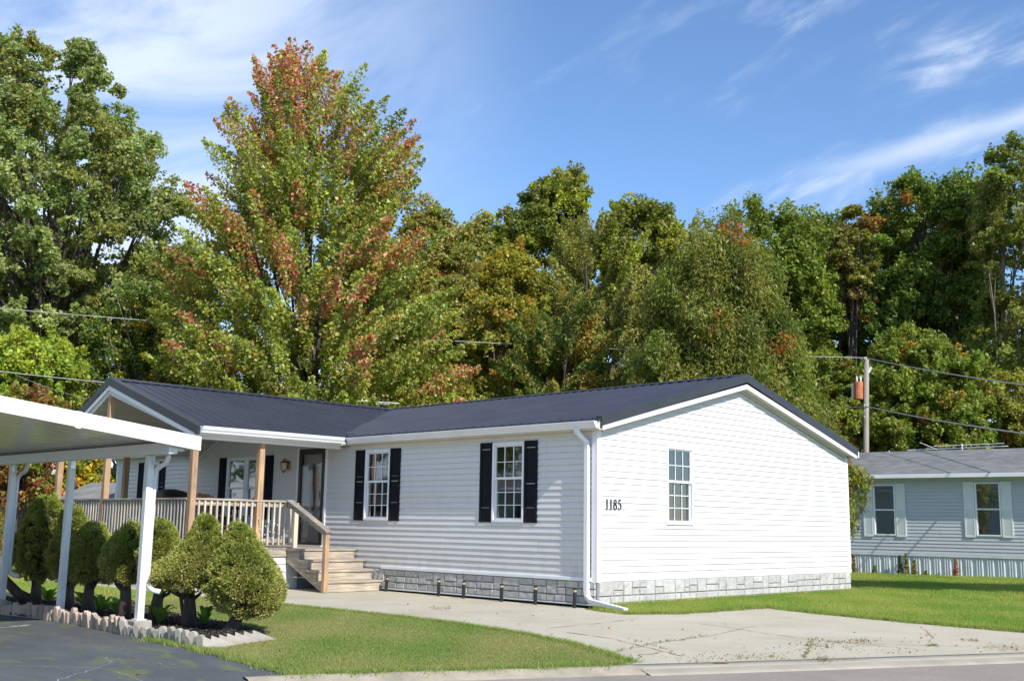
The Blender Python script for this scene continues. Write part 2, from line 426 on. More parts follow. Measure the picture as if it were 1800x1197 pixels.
def ground_mat():
    m, nt, b = new_mat("lawn_soil_and_turf")
    b.inputs["Roughness"].default_value = 0.95; b.inputs["Specular IOR Level"].default_value = 0.1
    n = _nz(nt, 0.55, 5.0); r = _ramp(nt, n.outputs["Fac"], [(0.3, (0.095, 0.15, 0.028)), (0.55, (0.135, 0.18, 0.038)), (0.75, (0.190, 0.19, 0.060))])
    n2 = _nz(nt, 24.0, 6.0); r2 = _ramp(nt, n2.outputs["Fac"], [(0.35, (0.75, 0.75, 0.7)), (0.65, (1.25, 1.2, 1.1))])
    nt.links.new(_mix(nt, 1.0, r.outputs[0], r2.outputs[0], 'MULTIPLY'), b.inputs["Base Color"])
    _bump(nt, b, n2.outputs["Fac"], 0.8, 0.03)
    return m
def concrete_mat():
    m, nt, b = new_mat("driveway_concrete")
    b.inputs["Roughness"].default_value = 0.9; b.inputs["Specular IOR Level"].default_value = 0.2
    n = _nz(nt, 0.7, 7.0, 0.65); r = _ramp(nt, n.outputs["Fac"], [(0.28, (0.37, 0.33, 0.25)), (0.5, (0.44, 0.40, 0.31)), (0.75, (0.49, 0.45, 0.36))])
    n2 = _nz(nt, 60.0, 5.0, 0.7); r2 = _ramp(nt, n2.outputs["Fac"], [(0.3, (0.84, 0.84, 0.84)), (0.7, (1.08, 1.08, 1.07))])
    n3 = _nz(nt, 2.2, 8.0, 0.75, dist=1.2, stretch=(1, 0.5, 1)); r3 = _ramp(nt, n3.outputs["Fac"], [(0.60, (0, 0, 0)), (0.74, (0.5, 0.5, 0.5))])
    col = _mix(nt, 1.0, r.outputs[0], r2.outputs[0], 'MULTIPLY')
    col = _mix(nt, r3.outputs[0], col, (0.30, 0.24, 0.16))
    nt.links.new(col, b.inputs["Base Color"]); _bump(nt, b, n2.outputs["Fac"], 0.35, 0.006)
    return m
def asphalt_mat(name, a, bcol, moss):
    m, nt, b = new_mat(name)
    b.inputs["Roughness"].default_value = 0.85; b.inputs["Specular IOR Level"].default_value = 0.3
    n = _nz(nt, 0.9, 6.0, 0.6, dist=0.5, stretch=(1, 1.8, 1)); r = _ramp(nt, n.outputs["Fac"], [(0.3, a), (0.7, bcol)])
    n2 = _nz(nt, 110.0, 3.0, 0.7); r2 = _ramp(nt, n2.outputs["Fac"], [(0.3, (0.7, 0.7, 0.7)), (0.7, (1.3, 1.3, 1.3))])
    col = _mix(nt, 1.0, r.outputs[0], r2.outputs[0], 'MULTIPLY')
    if moss:
        n3 = _nz(nt, 1.6, 8.0, 0.7, dist=0.8, stretch=(0.8, 1.7, 1)); r3 = _ramp(nt, n3.outputs["Fac"], [(0.52, (0, 0, 0)), (0.62, (0.6, 0.6, 0.6))])
        col = _mix(nt, r3.outputs[0], col, (0.15, 0.17, 0.045))
    nt.links.new(col, b.inputs["Base Color"]); _bump(nt, b, n2.outputs["Fac"], 0.5, 0.006)
    return m
MT['ground'] = ground_mat(); MT['concrete'] = concrete_mat()
MT['road'] = asphalt_mat("worn_grey_road", (0.225, 0.195, 0.165), (0.285, 0.245, 0.21), False)
MT['asphalt'] = asphalt_mat("sealed_dark_asphalt", (0.066, 0.073, 0.080), (0.108, 0.114, 0.118), True)
MT['mulch'] = mat("black_mulch", (0.030, 0.024, 0.020), (0.075, 0.062, 0.052), 0.95, 30.0, 8.0, bump=1.0, bscale=60)
MT['weed'] = mat("crack_fill_and_moss", (0.19, 0.18, 0.09), (0.28, 0.24, 0.16), 0.95, 12.0)
MT['paleline'] = mat("pale_crack_filler_and_sun_strip", (0.40, 0.40, 0.38), (0.26, 0.27, 0.26), 0.9, 20.0)
MT['kerb'] = mat("kerb_concrete", (0.40, 0.34, 0.26), (0.26, 0.235, 0.17), 0.9, 3.0, 8.0, bump=0.6, bscale=40)

ground = sheet("ground", [(-700, -700), (700, -700), (700, 900), (-700, 900)], -0.10, MT['ground'])
# road level: everything on the street side is 9 cm below the lawn
kout = [(3.55, -8.55), (3.69, -8.15), (3.90, -7.75), (4.29, -6.99), (4.75, -6.05), (5.05, -5.40), (5.74, -3.98), (6.92, -1.45), (12.0, 9.4), (60.0, 112.0)]
RZ = -0.042
road = sheet("road", [(2.0, -11.0)] + [(p[0], p[1]) for p in kout] + [(140, 112), (30, -130), (-30, -130), (-14.0, -44.0)], RZ, MT['road'])
lawn = sheet("lawn", [(p[0] - 0.22, p[1] + 0.10) for p in kout[1:6]] + [(4.55, -5.02), (3.31, -4.41), (2.05, -4.01), (0.83, -3.80), (-0.37, -3.73), (-3.15, -3.80), (-20, -4.1), (-60, -5), (-60, -7.35), (-3.4, -7.45), (-2.46, -7.42), (-0.2, -7.55), (0.75, -7.66), (2.05, -7.86), (2.94, -8.00), (3.3, -8.06)], 0.0, MT['ground'], thick=0.09)
side_lawn = sheet("lawn", [(1.10, -0.55), (1.42, 0.2), (1.47, 1.61), (1.49, 2.52), (2.59, 2.14), (4.29, 1.75), (5.91, 1.58), (8.6, 1.4), (12.5, 10), (40, 70), (0, 300), (-300, 200), (-120, -5), (-12.5, -5.0), (-12.4, 2), (-6, 8.2), (-0.3, 8.2), (0.0, 8.0), (0.0, -0.30), (0.5, -0.5)], 0.001, MT['ground'], thick=0.09)
driveway = sheet("driveway", [(4.40, -4.95), (4.62, -5.30), (5.05, -5.36), (5.74, -3.94), (6.92, -1.41), (8.28, 1.45), (8.2, 1.7), (5.91, 1.85), (4.29, 2.0), (2.59, 2.40), (1.3, 2.75), (1.25, 1.61), (1.15, 0.2), (0.9, -0.4), (0.5, -0.35), (0.0, -0.15), (-6.8, -0.02), (-13.0, -0.02), (-13.0, -4.15), (-3.15, -4.0), (-0.37, -3.95), (0.83, -4.0), (2.05, -4.2), (3.31, -4.62)], -0.006, MT['concrete'], thick=0.07)
parking = sheet("parking_pad", [(3.60, -8.50), (3.30, -8.06), (2.94, -7.90), (2.05, -7.70), (0.96, -7.50), (-0.2, -7.50), (-2.46, -7.40), (-3.4, -7.50), (-30, -7.4), (-30, -17), (-4, -18), (2.2, -11.0)], -0.012, MT['asphalt'], thick=0.06)
bed = sheet("flower_bed", [(-7.5, -7.45), (-3.4, -7.56), (-2.4, -7.44), (-0.2, -7.54), (0.95, -7.55), (1.30, -7.45), (0.95, -6.75), (0.4, -6.25), (-1.0, -5.95), (-3.0, -5.75), (-6.0, -5.6), (-8.0, -5.8)], 0.006, MT['mulch'])

# kerb: rounded strip of concrete along the front of the lawn
kb = MB()
kp = kout[0:6]
prof = [(-0.20, -0.09), (-0.20, 0.012), (-0.10, 0.010), (-0.03, 0.0), (0.03, -0.022), (0.10, -0.036), (0.14, -0.06)]
vs = []; F = []
kk = []
for i in range(len(kp) - 1):
    for t in np.linspace(0, 1, 6)[:-1]:
        kk.append((kp[i][0] + (kp[i+1][0]-kp[i][0])*t, kp[i][1] + (kp[i+1][1]-kp[i][1])*t))
kk.append(kp[-1])
for i, p in enumerate(kk):
    a = kk[max(i-1, 0)]; b = kk[min(i+1, len(kk)-1)]; d = np.array([b[0]-a[0], b[1]-a[1]]); d /= np.linalg.norm(d); nrm = np.array([d[1], -d[0]])
    for (o_, z) in prof:
        j = rng.normal(0, 0.006)
        vs.append((p[0] + nrm[0]*(o_+j), p[1] + nrm[1]*(o_+j), z + rng.normal(0, 0.003)))
n = len(prof)
for i in range(len(kk)-1):
    for k in range(n-1): F.append((i*n+k, (i+1)*n+k, (i+1)*n+k+1, i*n+k+1))
kb.add(vs, F)
kerb = kb.build("kerb", MT['kerb'], smooth=True); kerb["kind"] = "structure"
# dropped kerb where the driveway meets the road
kb = MB(); kp2 = [kp[-1]] + [kout[6], kout[7], kout[8]]; vs = []; F = []; kk2 = []
for i in range(3):
    for t in np.linspace(0, 1, 10)[:-1]: kk2.append((kp2[i][0] + (kp2[i+1][0]-kp2[i][0])*t, kp2[i][1] + (kp2[i+1][1]-kp2[i][1])*t))
pr2 = [(-0.30, -0.09), (-0.30, -0.0045), (-0.14, -0.0045), (-0.02, -0.0085), (0.10, -0.026), (0.20, -0.037), (0.22, -0.07)]
for i, p in enumerate(kk2):
    a = kk2[max(i-1, 0)]; b = kk2[min(i+1, len(kk2)-1)]; d = np.array([b[0]-a[0], b[1]-a[1]]); d /= np.linalg.norm(d); nrm = np.array([d[1], -d[0]])
    for (o_, z) in pr2: vs.append((p[0] + nrm[0]*(o_ + rng.normal(0, .004)), p[1] + nrm[1]*(o_ + rng.normal(0, .004)), z + rng.normal(0, 0.0004)))
n = len(pr2)
for i in range(len(kk2)-1):
    for k in range(n-1): F.append((i*n+k, (i+1)*n+k, (i+1)*n+k+1, i*n+k+1))
kb.add(vs, F); kb2 = kb.build("kerb", mat('gutter_concrete', (0.37, 0.335, 0.27), (0.29, 0.265, 0.215), 0.9, 3.0, 8.0, bump=0.5, bscale=50), smooth=True); kb2["kind"] = "structure"

# cracks and joints: thin wandering strips a few mm above their slab
def strip(mb, pts, w, z, jit=0.02, sub=6):
    P = []
    for i in range(len(pts)-1):
        for t in np.linspace(0, 1, sub+1)[:-1]:
            P.append([pts[i][0]+(pts[i+1][0]-pts[i][0])*t + rng.normal(0, jit), pts[i][1]+(pts[i+1][1]-pts[i][1])*t + rng.normal(0, jit)])
    P.append(list(pts[-1])); P = np.array(P)
    vs = []; F = []
    for i in range(len(P)):
        d = P[min(i+1, len(P)-1)] - P[max(i-1, 0)]; d /= (np.linalg.norm(d) + 1e-9); nn = np.array([-d[1], d[0]])
        ww = w * rng.uniform(0.15, 1.0)
        vs += [(*(P[i]+nn*ww/2), z), (*(P[i]-nn*ww/2), z)]
        if i: F.append((2*i-2, 2*i-1, 2*i+1, 2*i))
    mb.add(vs, F)
cr = MB()
def gp(*l): return [tuple(gpt(a, b)[:2]) for a, b in l]
strip(cr, gp((1075, 1146), (1160, 1128), (1250, 1116), (1330, 1098)), 0.015, -0.002, 0.01)
strip(cr, gp((960, 1103), (1050, 1095), (1120, 1085)), 0.025, -0.002, 0.01)
strip(cr, gp((1000, 1110), (1080, 1122), (1160, 1142), (1200, 1152)), 0.03, -0.002, 0.015)
strip(cr, gp((1230, 1095), (1270, 1100), (1330, 1110), (1420, 1122), (1500, 1130), (1620, 1140)), 0.022, -0.002, 0.01)
strip(cr, gp((1430, 1123), (1425, 1140), (1415, 1155)), 0.04, -0.002, 0.02)
strip(cr, gp((1620, 1100), (1640, 1120), (1632, 1128)), 0.015, -0.002, 0.01)
strip(cr, gp((1500, 1130), (1620, 1133), (1800, 1137)), 0.018, -0.002, 0.01)
strip(cr, gp((1105, 1165), (1125, 1150), (1160, 1145)), 0.03, -0.002, 0.02)
o = cr.build("driveway_joint_weeds", MT['weed'], driveway); o.name = "joint_weeds"
ca = MB()
strip(ca, gp((95, 1196), (130, 1183), (165, 1173), (197, 1164), (193, 1158), (184, 1153)), 0.013, -0.008, 0.012)
strip(ca, gp((5, 1168), (60, 1168), (110, 1170), (170, 1171)), 0.014, -0.008, 0.012)
strip(ca, gp((193, 1158), (212, 1155)), 0.014, -0.008, 0.01)
strip(ca, gp((203, 1178), (230, 1186), (250, 1196)), 0.013, -0.008, 0.012)
strip(ca, gp((0, 1102), (20, 1100), (50, 1096)), 0.10, -0.008, 0.02)  # broad pale strip paints in the sunlit patch past the shadow band
ca.build("crack_filler_and_sun_strip", MT['paleline'], parking)

# ================================================================== MAIN HOUSE
L_END, W = -16.55, 8.27
ZS, ZB, LAP, Z0 = 0.405, 0.032, 0.1016, 0.531
house = thing("mobile_home", (-8, 0, 0), "long white vinyl sided home with charcoal metal roof, wooden front porch and grey stone skirting", "house")
SLOPE = 0.266
def roof_z(y):                       # top face of the main roof
    return 2.98 + SLOPE * ((y + 0.12) if y <= W/2 else (W + 0.12 - y))
PX, PZ = -10.1, 4.08                 # porch ridge
def porch_z(x):
    return PZ - 0.319 * (x - PX) if x > PX else PZ - 0.46 * (PX - x)

def lap_wall(mb, axis, plane, out, a0, a1, z0, ztop, openings, first, lap=LAP, gable=None, depth=0.017):
    """clapboard courses on one wall. axis = the horizontal axis it runs along, plane = its other coordinate, out = +-1 where it faces;
    openings = (a, b, z, z2) left free; gable(z) gives the (lo, hi) span at height z"""
    zs = set([z0, ztop]); k = first
    while k > z0: k -= lap
    while k < ztop:
        if k > z0: zs.add(round(k, 5))
        k += lap
    courses = sorted(zs); cut = sorted(set(list(courses) + [z for o in openings for z in (o[2], o[3]) if z0 < z < ztop]))
    base = first
    for i in range(len(cut) - 1):
        lo, hi = cut[i], cut[i+1]
        if hi - lo < 1e-4: continue
        c0 = base + math.floor((lo - base + 1e-6) / lap) * lap      # foot of the course this slice belongs to
        def off(z): return depth * (1 - (z - c0) / lap)
        mids = (lo + hi) / 2
        holes = sorted([(o[0], o[1]) for o in openings if o[2] < mids < o[3]])
        if gable: l0, h0 = gable(lo); l1, h1 = gable(hi)
        else: l0 = l1 = a0; h0 = h1 = a1
        segs = []; cur = None
        edges = [(l0, l1)] + [(h, h) for pr in holes for h in pr] + [(h0, h1)]
        for j in range(0, len(edges), 2):
            A, B = edges[j], edges[j+1]
            if B[0] - A[0] < 1e-3 and B[1] - A[1] < 1e-3: continue
            def P(a, z, o): return (a, plane + out*o, z) if axis == 0 else (plane + out*o, a, z)
            ol, oh = off(lo), off(hi)
            # panels overlap every few metres, so neighbouring lengths sit a hair apart
            course = int(round((c0 - base) / (2 * lap) + 0.01)); p0_ = (course * 1.37) % 3.6 - 40.0
            brk = [p0_ + 3.6 * q for q in range(40) if max(A) + 0.3 < p0_ + 3.6 * q < min(B) - 0.3]
            xs_ = [None] + brk + [None]; kq = int((min(A) - p0_) // 3.6)
            for q in range(len(xs_) - 1):
                e_ = 0.0022 if (kq + q) % 2 else 0.0
                A2 = (xs_[q], xs_[q]) if xs_[q] is not None else A
                B2 = (xs_[q+1], xs_[q+1]) if xs_[q+1] is not None else B
                vs = [P(A2[0], lo, ol + e_), P(B2[0], lo, ol + e_), P(B2[1], hi, oh + e_), P(A2[1], hi, oh + e_)]
                if abs(lo - c0) < 1e-4:      # the little underside lip
                    vs += [P(A2[0], lo, 0.0), P(B2[0], lo, 0.0)]
                    F = [(0, 1, 2, 3), (4, 5, 1, 0)]
                else: F = [(0, 1, 2, 3)]
                if (axis == 0) != (out < 0): F = [tuple(reversed(f)) for f in F]
                mb.add(vs, F)

WB = (-1.991, 1.309, 2.675); WA = (-5.580, 1.309, 2.675)
WW = 0.763
DWL, DWR = -11.09, -9.52
WC = -14.65
open_front = [(WB[0]-WW/2+.02, WB[0]+WW/2-.02, 1.33, 2.655), (WA[0]-WW/2+.02, WA[0]+WW/2-.02, 1.33, 2.655), (DWL+.02, DWR-.02, 1.33, 2.655),
              (WC-WW/2+.02, WC+WW/2-.02, 1.33, 2.655), (-8.22, -7.30, 0.70, 2.775)]
def front_top(x):
    """top of the front wall: up to the sloping porch ceiling, else the eave"""
    if -12.55 < x < -6.62: return max(2.79, min(3.62, porch_z(x) - 0.42))
    return 2.79
w = MB()
lap_wall(w, 0, 0.0, -1, L_END, 0.0, ZS, 2.79, open_front, Z0)
def pg(z):
    return (PX - (3.785 - z) / 0.46, min(PX + (3.785 - z) / 0.295, -6.62))
lap_wall(w, 0, 0.0, -1, -12.5, -6.6, 2.79, 3.78, [], Z0, gable=pg)
w.box(L_END, 0, 0.012, 0.05, 2.79, 2.86)
w.build("front_wall", MT['siding'], house)
G_ = (1.83, 2.61, 1.31, 2.66)
w = MB()
gw_top = 3.99
def gspan(z):
    if z <= 2.76: return (0.0, W)
    d = (z - 2.76) / 0.2571
    return (min(d, W/2), max(W - d, W/2))
lap_wall(w, 1, 0.0, 1, 0.0, W, ZS, 3.82, [(G_[0]+.02, G_[1]-.02, G_[2]+.02, G_[3]-.02)], Z0, gable=gspan, depth=0.013)
w.build("gable_wall", MT['siding'], house)
# hidden far sides so the house is whole from anywhere
w = MB()
lap_wall(w, 0, W, 1, L_END, 0.0, 0.0, 2.80, [], Z0)
lap_wall(w, 1, L_END, -1, 0.0, W, 0.0, 3.82, [], Z0, gable=gspan)
w.build("back_wall", MT['siding'], house)
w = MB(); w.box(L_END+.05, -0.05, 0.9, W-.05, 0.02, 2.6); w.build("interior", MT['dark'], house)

# corner boards
def Lboard(pts, z0, z1):
    w = MB(); w.prism(pts, 2, z0, z1); w.build("corner_trim", MT['trim'], house, bevel=0.004)
Lboard([(-0.092, -0.024), (0.024, -0.024), (0.024, 0.080), (0.0, 0.080), (0.0, 0.0), (-0.092, 0.0)], ZS-0.02, 2.785)
Lboard([(0.024, W-0.080), (0.024, W+0.024), (-0.092, W+0.024), (-0.092, W), (0.0, W), (0.0, W-0.080)], ZS-0.02, 2.785)
Lboard([(L_END-0.024, 0.08), (L_END-0.024, -0.024), (L_END+0.09, -0.024), (L_END+0.09, 0.0), (L_END, 0.0), (L_END, 0.08)], 0.3, 2.785)
# starter trim above the stone (front)
w = MB(); w.box(-5.35, -0.09, -0.050, -0.0012, ZS-0.005, ZS+0.052); w.build("starter_trim", MT['trim'], house, bevel=0.006)
w = MB(); w.box(0.001, 0.014, 0.07, W-0.07, ZS-0.004, ZS+0.05); w.build("gable_starter_trim", MT['trim'], house, bevel=0.004)

# stone skirting: ashlar pattern, each stone a pillowed block
def ashlar(mb, a0, a1, z0, z1, place, seed, depth=0.03):
    r = random.Random(seed); hh = (z1 - z0); rows = [0, 0.33, 0.66, 1.0]
    grid = []; x = a0
    def stone(xa, xb, za, zb_):
        g = 0.006; xa += g; xb -= g; za += g; zb_ -= g
        if xb - xa < 0.02: return
        d = depth * r.uniform(0.65, 1.0); i = 0.010; v = r.uniform(0.90, 1.07); c = (v, v, v * r.uniform(0.97, 1.01))
        nx = max(3, int((xb - xa) / 0.05)); nz = max(3, int((zb_ - za) / 0.04)); ed = 0.009
        def cr1(k, n, a, b): return a if k == 0 else b if k == n else a + ed + (b - a - 2*ed)*(k-1)/(n-2)
        vs = []; F = []
        for a in range(nx + 1):
            for b in range(nz + 1):
                e = a in (0, nx) or b in (0, nz)
                px = cr1(a, nx, xa, xb); pz = cr1(b, nz, za, zb_)
                if not e: px += r.uniform(-.003, .003); pz += r.uniform(-.003, .003)
                vs.append(place(px, pz, 0.003 if e else d + r.uniform(-0.006, 0.006)))
        for a in range(nx):
            for b in range(nz):
                q = a*(nz+1)+b; F.append((q, q+nz+1, q+nz+2, q+1))
        # inset ring: push rim outward a little for a chiselled edge
        mb.add(vs, F, c)
    while x < a1 - 0.01:
        wcell = min(r.choice([0.42, 0.5, 0.56, 0.62]), a1 - x)
        if a1 - (x + wcell) < 0.15: wcell = a1 - x
        t = r.choice([0, 1, 2, 3]); s1 = x + wcell * r.uniform(0.35, 0.62); s2 = x + wcell * r.uniform(0.3, 0.65)
        za, zb_, zc, zd = [z0 + hh * q for q in rows]
        xe = x + wcell
        stone(x, s1, za, zb_); stone(s1, xe, za, zb_)
        if t == 0: stone(x, s2, zb_, zd); stone(s2, xe, zb_, zc); stone(s2, xe, zc, zd)
        elif t == 1: stone(x, s2, zb_, zc); stone(x, s2, zc, zd); stone(s2, xe, zb_, zd)
        elif t == 2: stone(x, s2, zb_, zc); stone(s2, xe, zb_, zc); stone(x, s1, zc, zd); stone(s1, xe, zc, zd)
        else: stone(x, s2, zb_, zd); stone(s2, xe, zb_, zc - 0.03); stone(s2, xe, zc - 0.03, zd)
        x = xe
w = MB()
ashlar(w, -6.5, -0.01, ZB + 0.02, ZS - 0.006, lambda a, z, o: (a, -0.006 - o, z), 3)
o = w.build("stone_skirting", MT['stone'], house)
w2 = MB(); w2.box(-6.5, 0.0, -0.006, 0.03, ZB, ZS - 0.006); w2.build("front_skirt_backing", MT['mortar'], house)
w = MB()
def gpl(a, z, o): return (0.006 + o, a, z)
ashlar(w, 0.02, W - 0.01, ZB + 0.02, ZS - 0.006, gpl, 11, 0.026)
w.f = [tuple(reversed(f)) for f in w.f] if False else w.f
w.build("gable_stone_skirting", MT['stone'], house)
w = MB(); w.box(-0.03, 0.006, 0.0, W, ZB, ZS - 0.006); w.build("gable_skirt_backing", MT['mortar'], house)
w = MB(); w.box(0.0, 0.035, 0.0, W+0.01, ZB - 0.004, ZB + 0.02); w.box(-5.4, 0.03, -0.035, -0.0, ZB - 0.006, ZB + 0.018)
w.build("skirt_base_strip", MT['trim'], house, bevel=0.003)
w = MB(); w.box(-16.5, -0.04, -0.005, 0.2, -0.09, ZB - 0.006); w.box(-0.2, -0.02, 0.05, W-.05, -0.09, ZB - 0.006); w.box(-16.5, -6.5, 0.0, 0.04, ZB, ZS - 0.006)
w.build("crawl_space_shade_fill", MT['dark'], house)  # solid near-black strips in place of the shaded gap under the skirting

# main roof: front slope in three runs, back slope, ribs every 23 cm, ridge cap
roof = None
def slope_slab(mb, x0, x1, y0, y1, t=0.035):
    z0, z1 = roof_z(y0), roof_z(y1)
    if y0 > W/2: z0 = roof_z(y0)
    mb.add([(x0,y0,z0),(x1,y0,z0),(x1,y1,z1),(x0,y1,z1),(x0,y0,z0-t),(x1,y0,z0-t),(x1,y1,z1-t),(x0,y1,z1-t)],
           [(0,1,2,3),(7,6,5,4),(0,4,5,1),(1,5,6,2),(2,6,7,3),(3,7,4,0)])
XR, XL = 0.20, -16.85
r_ = MB()
slope_slab(r_, -6.40, XR, -0.20, W/2); slope_slab(r_, -12.66, -6.40, 0.10, W/2); slope_slab(r_, XL, -12.66, -0.20, W/2); slope_slab(r_, XL, XR, W/2 + 0.0005, W + 0.22)
RIB = 0.2286
x = XR - 0.12
def rib(mb, p, q, wd=0.034, h=0.020):
    """trapezoid rib from p to q"""
    p, q = Vector(p), Vector(q); d = (q-p).normalized(); sd = d.cross(Vector((0,0,1))).normalized(); up = sd.cross(d).normalized()
    vs = []
    for c in (p, q):
        vs += [c - sd*wd/2, c - sd*wd*0.26 + up*h, c + sd*wd*0.26 + up*h, c + sd*wd/2]
    mb.add(vs, [(0,1,5,4),(1,2,6,5),(2,3,7,6),(0,3,2,1),(4,5,6,7)])
while x > XL:
    ys = 0.10 if -12.66 < x < -6.40 else -0.215
    rib(r_, (x, ys, roof_z(ys)), (x, W/2 - 0.02, roof_z(W/2 - 0.02)))
    rib(r_, (x, W + 0.22, roof_z(W + 0.22)), (x, W/2 + 0.02, roof_z(W/2 + 0.02)))
    x -= RIB
roof = r_.build("roof", MT['roof'], house)
r_ = MB()
zr = roof_z(W/2) + 0.021
for s_ in (-1, 1):
    y1 = W/2 + s_*0.17; dz = 0.17*SLOPE
    vs = [(XL, W/2, zr+0.012), (XR, W/2, zr+0.012), (XR, y1, zr-dz+0.012), (XL, y1, zr-dz+0.012), (XL, W/2, zr+0.002), (XR, W/2, zr+0.002), (XR, y1, zr-dz+0.002), (XL, y1, zr-dz+0.002)]
    r_.add(vs, [(0,1,2,3),(7,6,5,4),(3,2,6,7),(0,3,7,4),(1,5,6,2)])
r_.build("ridge_cap", MT['roof'], roof)
# rake: black metal trim over a white barge board, both gable ends
def rake(xa, xb, name_par, y_lo, y_hi, z_at, h, m, name):
    mb = MB(); mid = W/2
    for (ya, yb) in ((y_lo, mid), (y_hi, mid)):
        za, zb2 = z_at(ya), z_at(yb)
        poly = [(ya, za), (yb, zb2), (yb, zb2 - h), (ya, za - h)]
        mb.prism(poly, 0, xa, xb)
    return mb.build(name, m, name_par)
def zt(y): return roof_z(y) + 0.024
bl = rake(XR - 0.02, XR + 0.012, roof, -0.14, W + 0.14, zt, 0.155, MT['rake'], "black_rake_trim")
w = MB(); a_, b_ = -0.14, W + 0.14
w.prism([(a_, zt(a_)), (W/2, zt(W/2)), (b_, zt(b_)), (b_, zt(b_) - 0.012), (W/2, zt(W/2) - 0.012), (a_, zt(a_) - 0.012)], 0, XR - 0.16, XR - 0.02)
w.build("rake_flashing", MT['rake'], roof)
w = MB(); w.prism([(a_, zt(a_)), (W/2, zt(W/2)), (b_, zt(b_)), (b_, zt(b_) - 0.15), (W/2, zt(W/2) - 0.15), (a_, zt(a_) - 0.15)], 0, XL - 0.012, XL + 0.02); w.build("far_rake_trim", MT['rake'], roof)
def zbarge(y): return 2.864 + 0.255 * ((y + 0.085) if y <= W/2 else (W + 0.085 - y))
rake(XR - 0.026, XR - 0.002, house, -0.10, W + 0.10, zbarge, 0.082, MT['trim'], "barge_board")
rake(XL + 0.002, XL + 0.026, house, -0.10, W + 0.10, zbarge, 0.082, MT['trim'], "far_barge_board")
# rake soffit and frieze under it
def zsof(y): return zbarge(y) - 0.055
for (xa, xb) in ((-0.02, XR - 0.028), (XL + 0.03, L_END + 0.02)):
    w = MB(); a_, b_ = -0.02, W + 0.02
    w.prism([(a_, zsof(a_)), (W/2, zsof(W/2)), (b_, zsof(b_)), (b_, zsof(b_) - 0.012), (W/2, zsof(W/2) - 0.012), (a_, zsof(a_) - 0.012)], 0, xa, xb)
    w.build("rake_soffit", MT['soffit'], house)
w = MB()
for (ya, yb) in ((0.02, W/2), (W - 0.02, W/2)):
    w.prism([(ya, zsof(ya) - 0.013), (yb, zsof(yb) - 0.013), (yb, zsof(yb) - 0.055), (ya, zsof(ya) - 0.055)], 0, 0.002, 0.020)
w.build("gable_frieze", MT['trim'], house)
# eaves: fascia, soffit, cream frieze
for (xa, xb) in ((-6.44, XR - 0.03), (XL + 0.03, -12.66)):
    w = MB(); w.prism([(-0.155, 2.785), (-0.001, 2.785), (-0.001, 2.797), (-0.135, 2.797), (-0.135, 2.93), (-0.155, 2.93)], 0, xa, xb); w.build("eave_soffit", MT['beige'], house)
for (xa, xb) in ((-6.60, -0.093), (L_END + .09, -12.5)):
    w = MB(); w.box(xa, xb, -0.028, -0.0015, 2.715, 2.784); w.build("frieze_board", MT['beige'], house, bevel=0.004)
w = MB(); w.box(-16.8, XR, W + 0.14, W + 0.20, 2.80, 2.93); w.box(-16.8, XR-.03, W, W + 0.14, 2.79, 2.80); w.build("back_eave", MT['trim'], house)
# K-profile gutters
def gutter(mb, axis, a0, a1, plane, out, ztop):
    pr = [(0, 0), (0, -0.115), (0.055, -0.115), (0.070, -0.085), (0.100, -0.050), (0.108, -0.018), (0.118, -0.014), (0.118, 0.0), (0.108, 0.0), (0.106, -0.006), (0.012, -0.006), (0.012, 0)]
    poly = [(plane + out * a, ztop + z) for a, z in pr]
    mb.prism(poly, axis, a0, a1)
w = MB(); gutter(w, 0, -6.30, 0.155, -0.158, -1, 2.922); w.build("front_gutter", MT['trim'], house)
w = MB(); gutter(w, 0, XL + 0.02, -12.75, -0.158, -1, 2.922); w.build("far_front_gutter", MT['trim'], house)

# corner downspout
def pipe(mb, pts, wx, wy):
    for i in range(len(pts)-1):
        p, q = Vector(pts[i]), Vector(pts[i+1]); d = (q-p).normalized()
        up = (0, 1, 0) if abs(d.z) > 0.75 else (0, 0, 1)
        mb.obox(p - d*0.012, q + d*0.012, wx, wy, up)
w = MB(); pipe(w, [(-0.26, -0.215, 2.82), (-0.25, -0.20, 2.74), (-0.17, -0.070, 2.60), (-0.165, -0.062, 2.50), (-0.165, -0.062, 0.26), (-0.13, -0.075, 0.16), (-0.03, -0.11, 0.105), (0.86, -0.36, 0.035)], 0.082, 0.062)
w.build("downspout", MT['trim'], house, bevel=0.006)

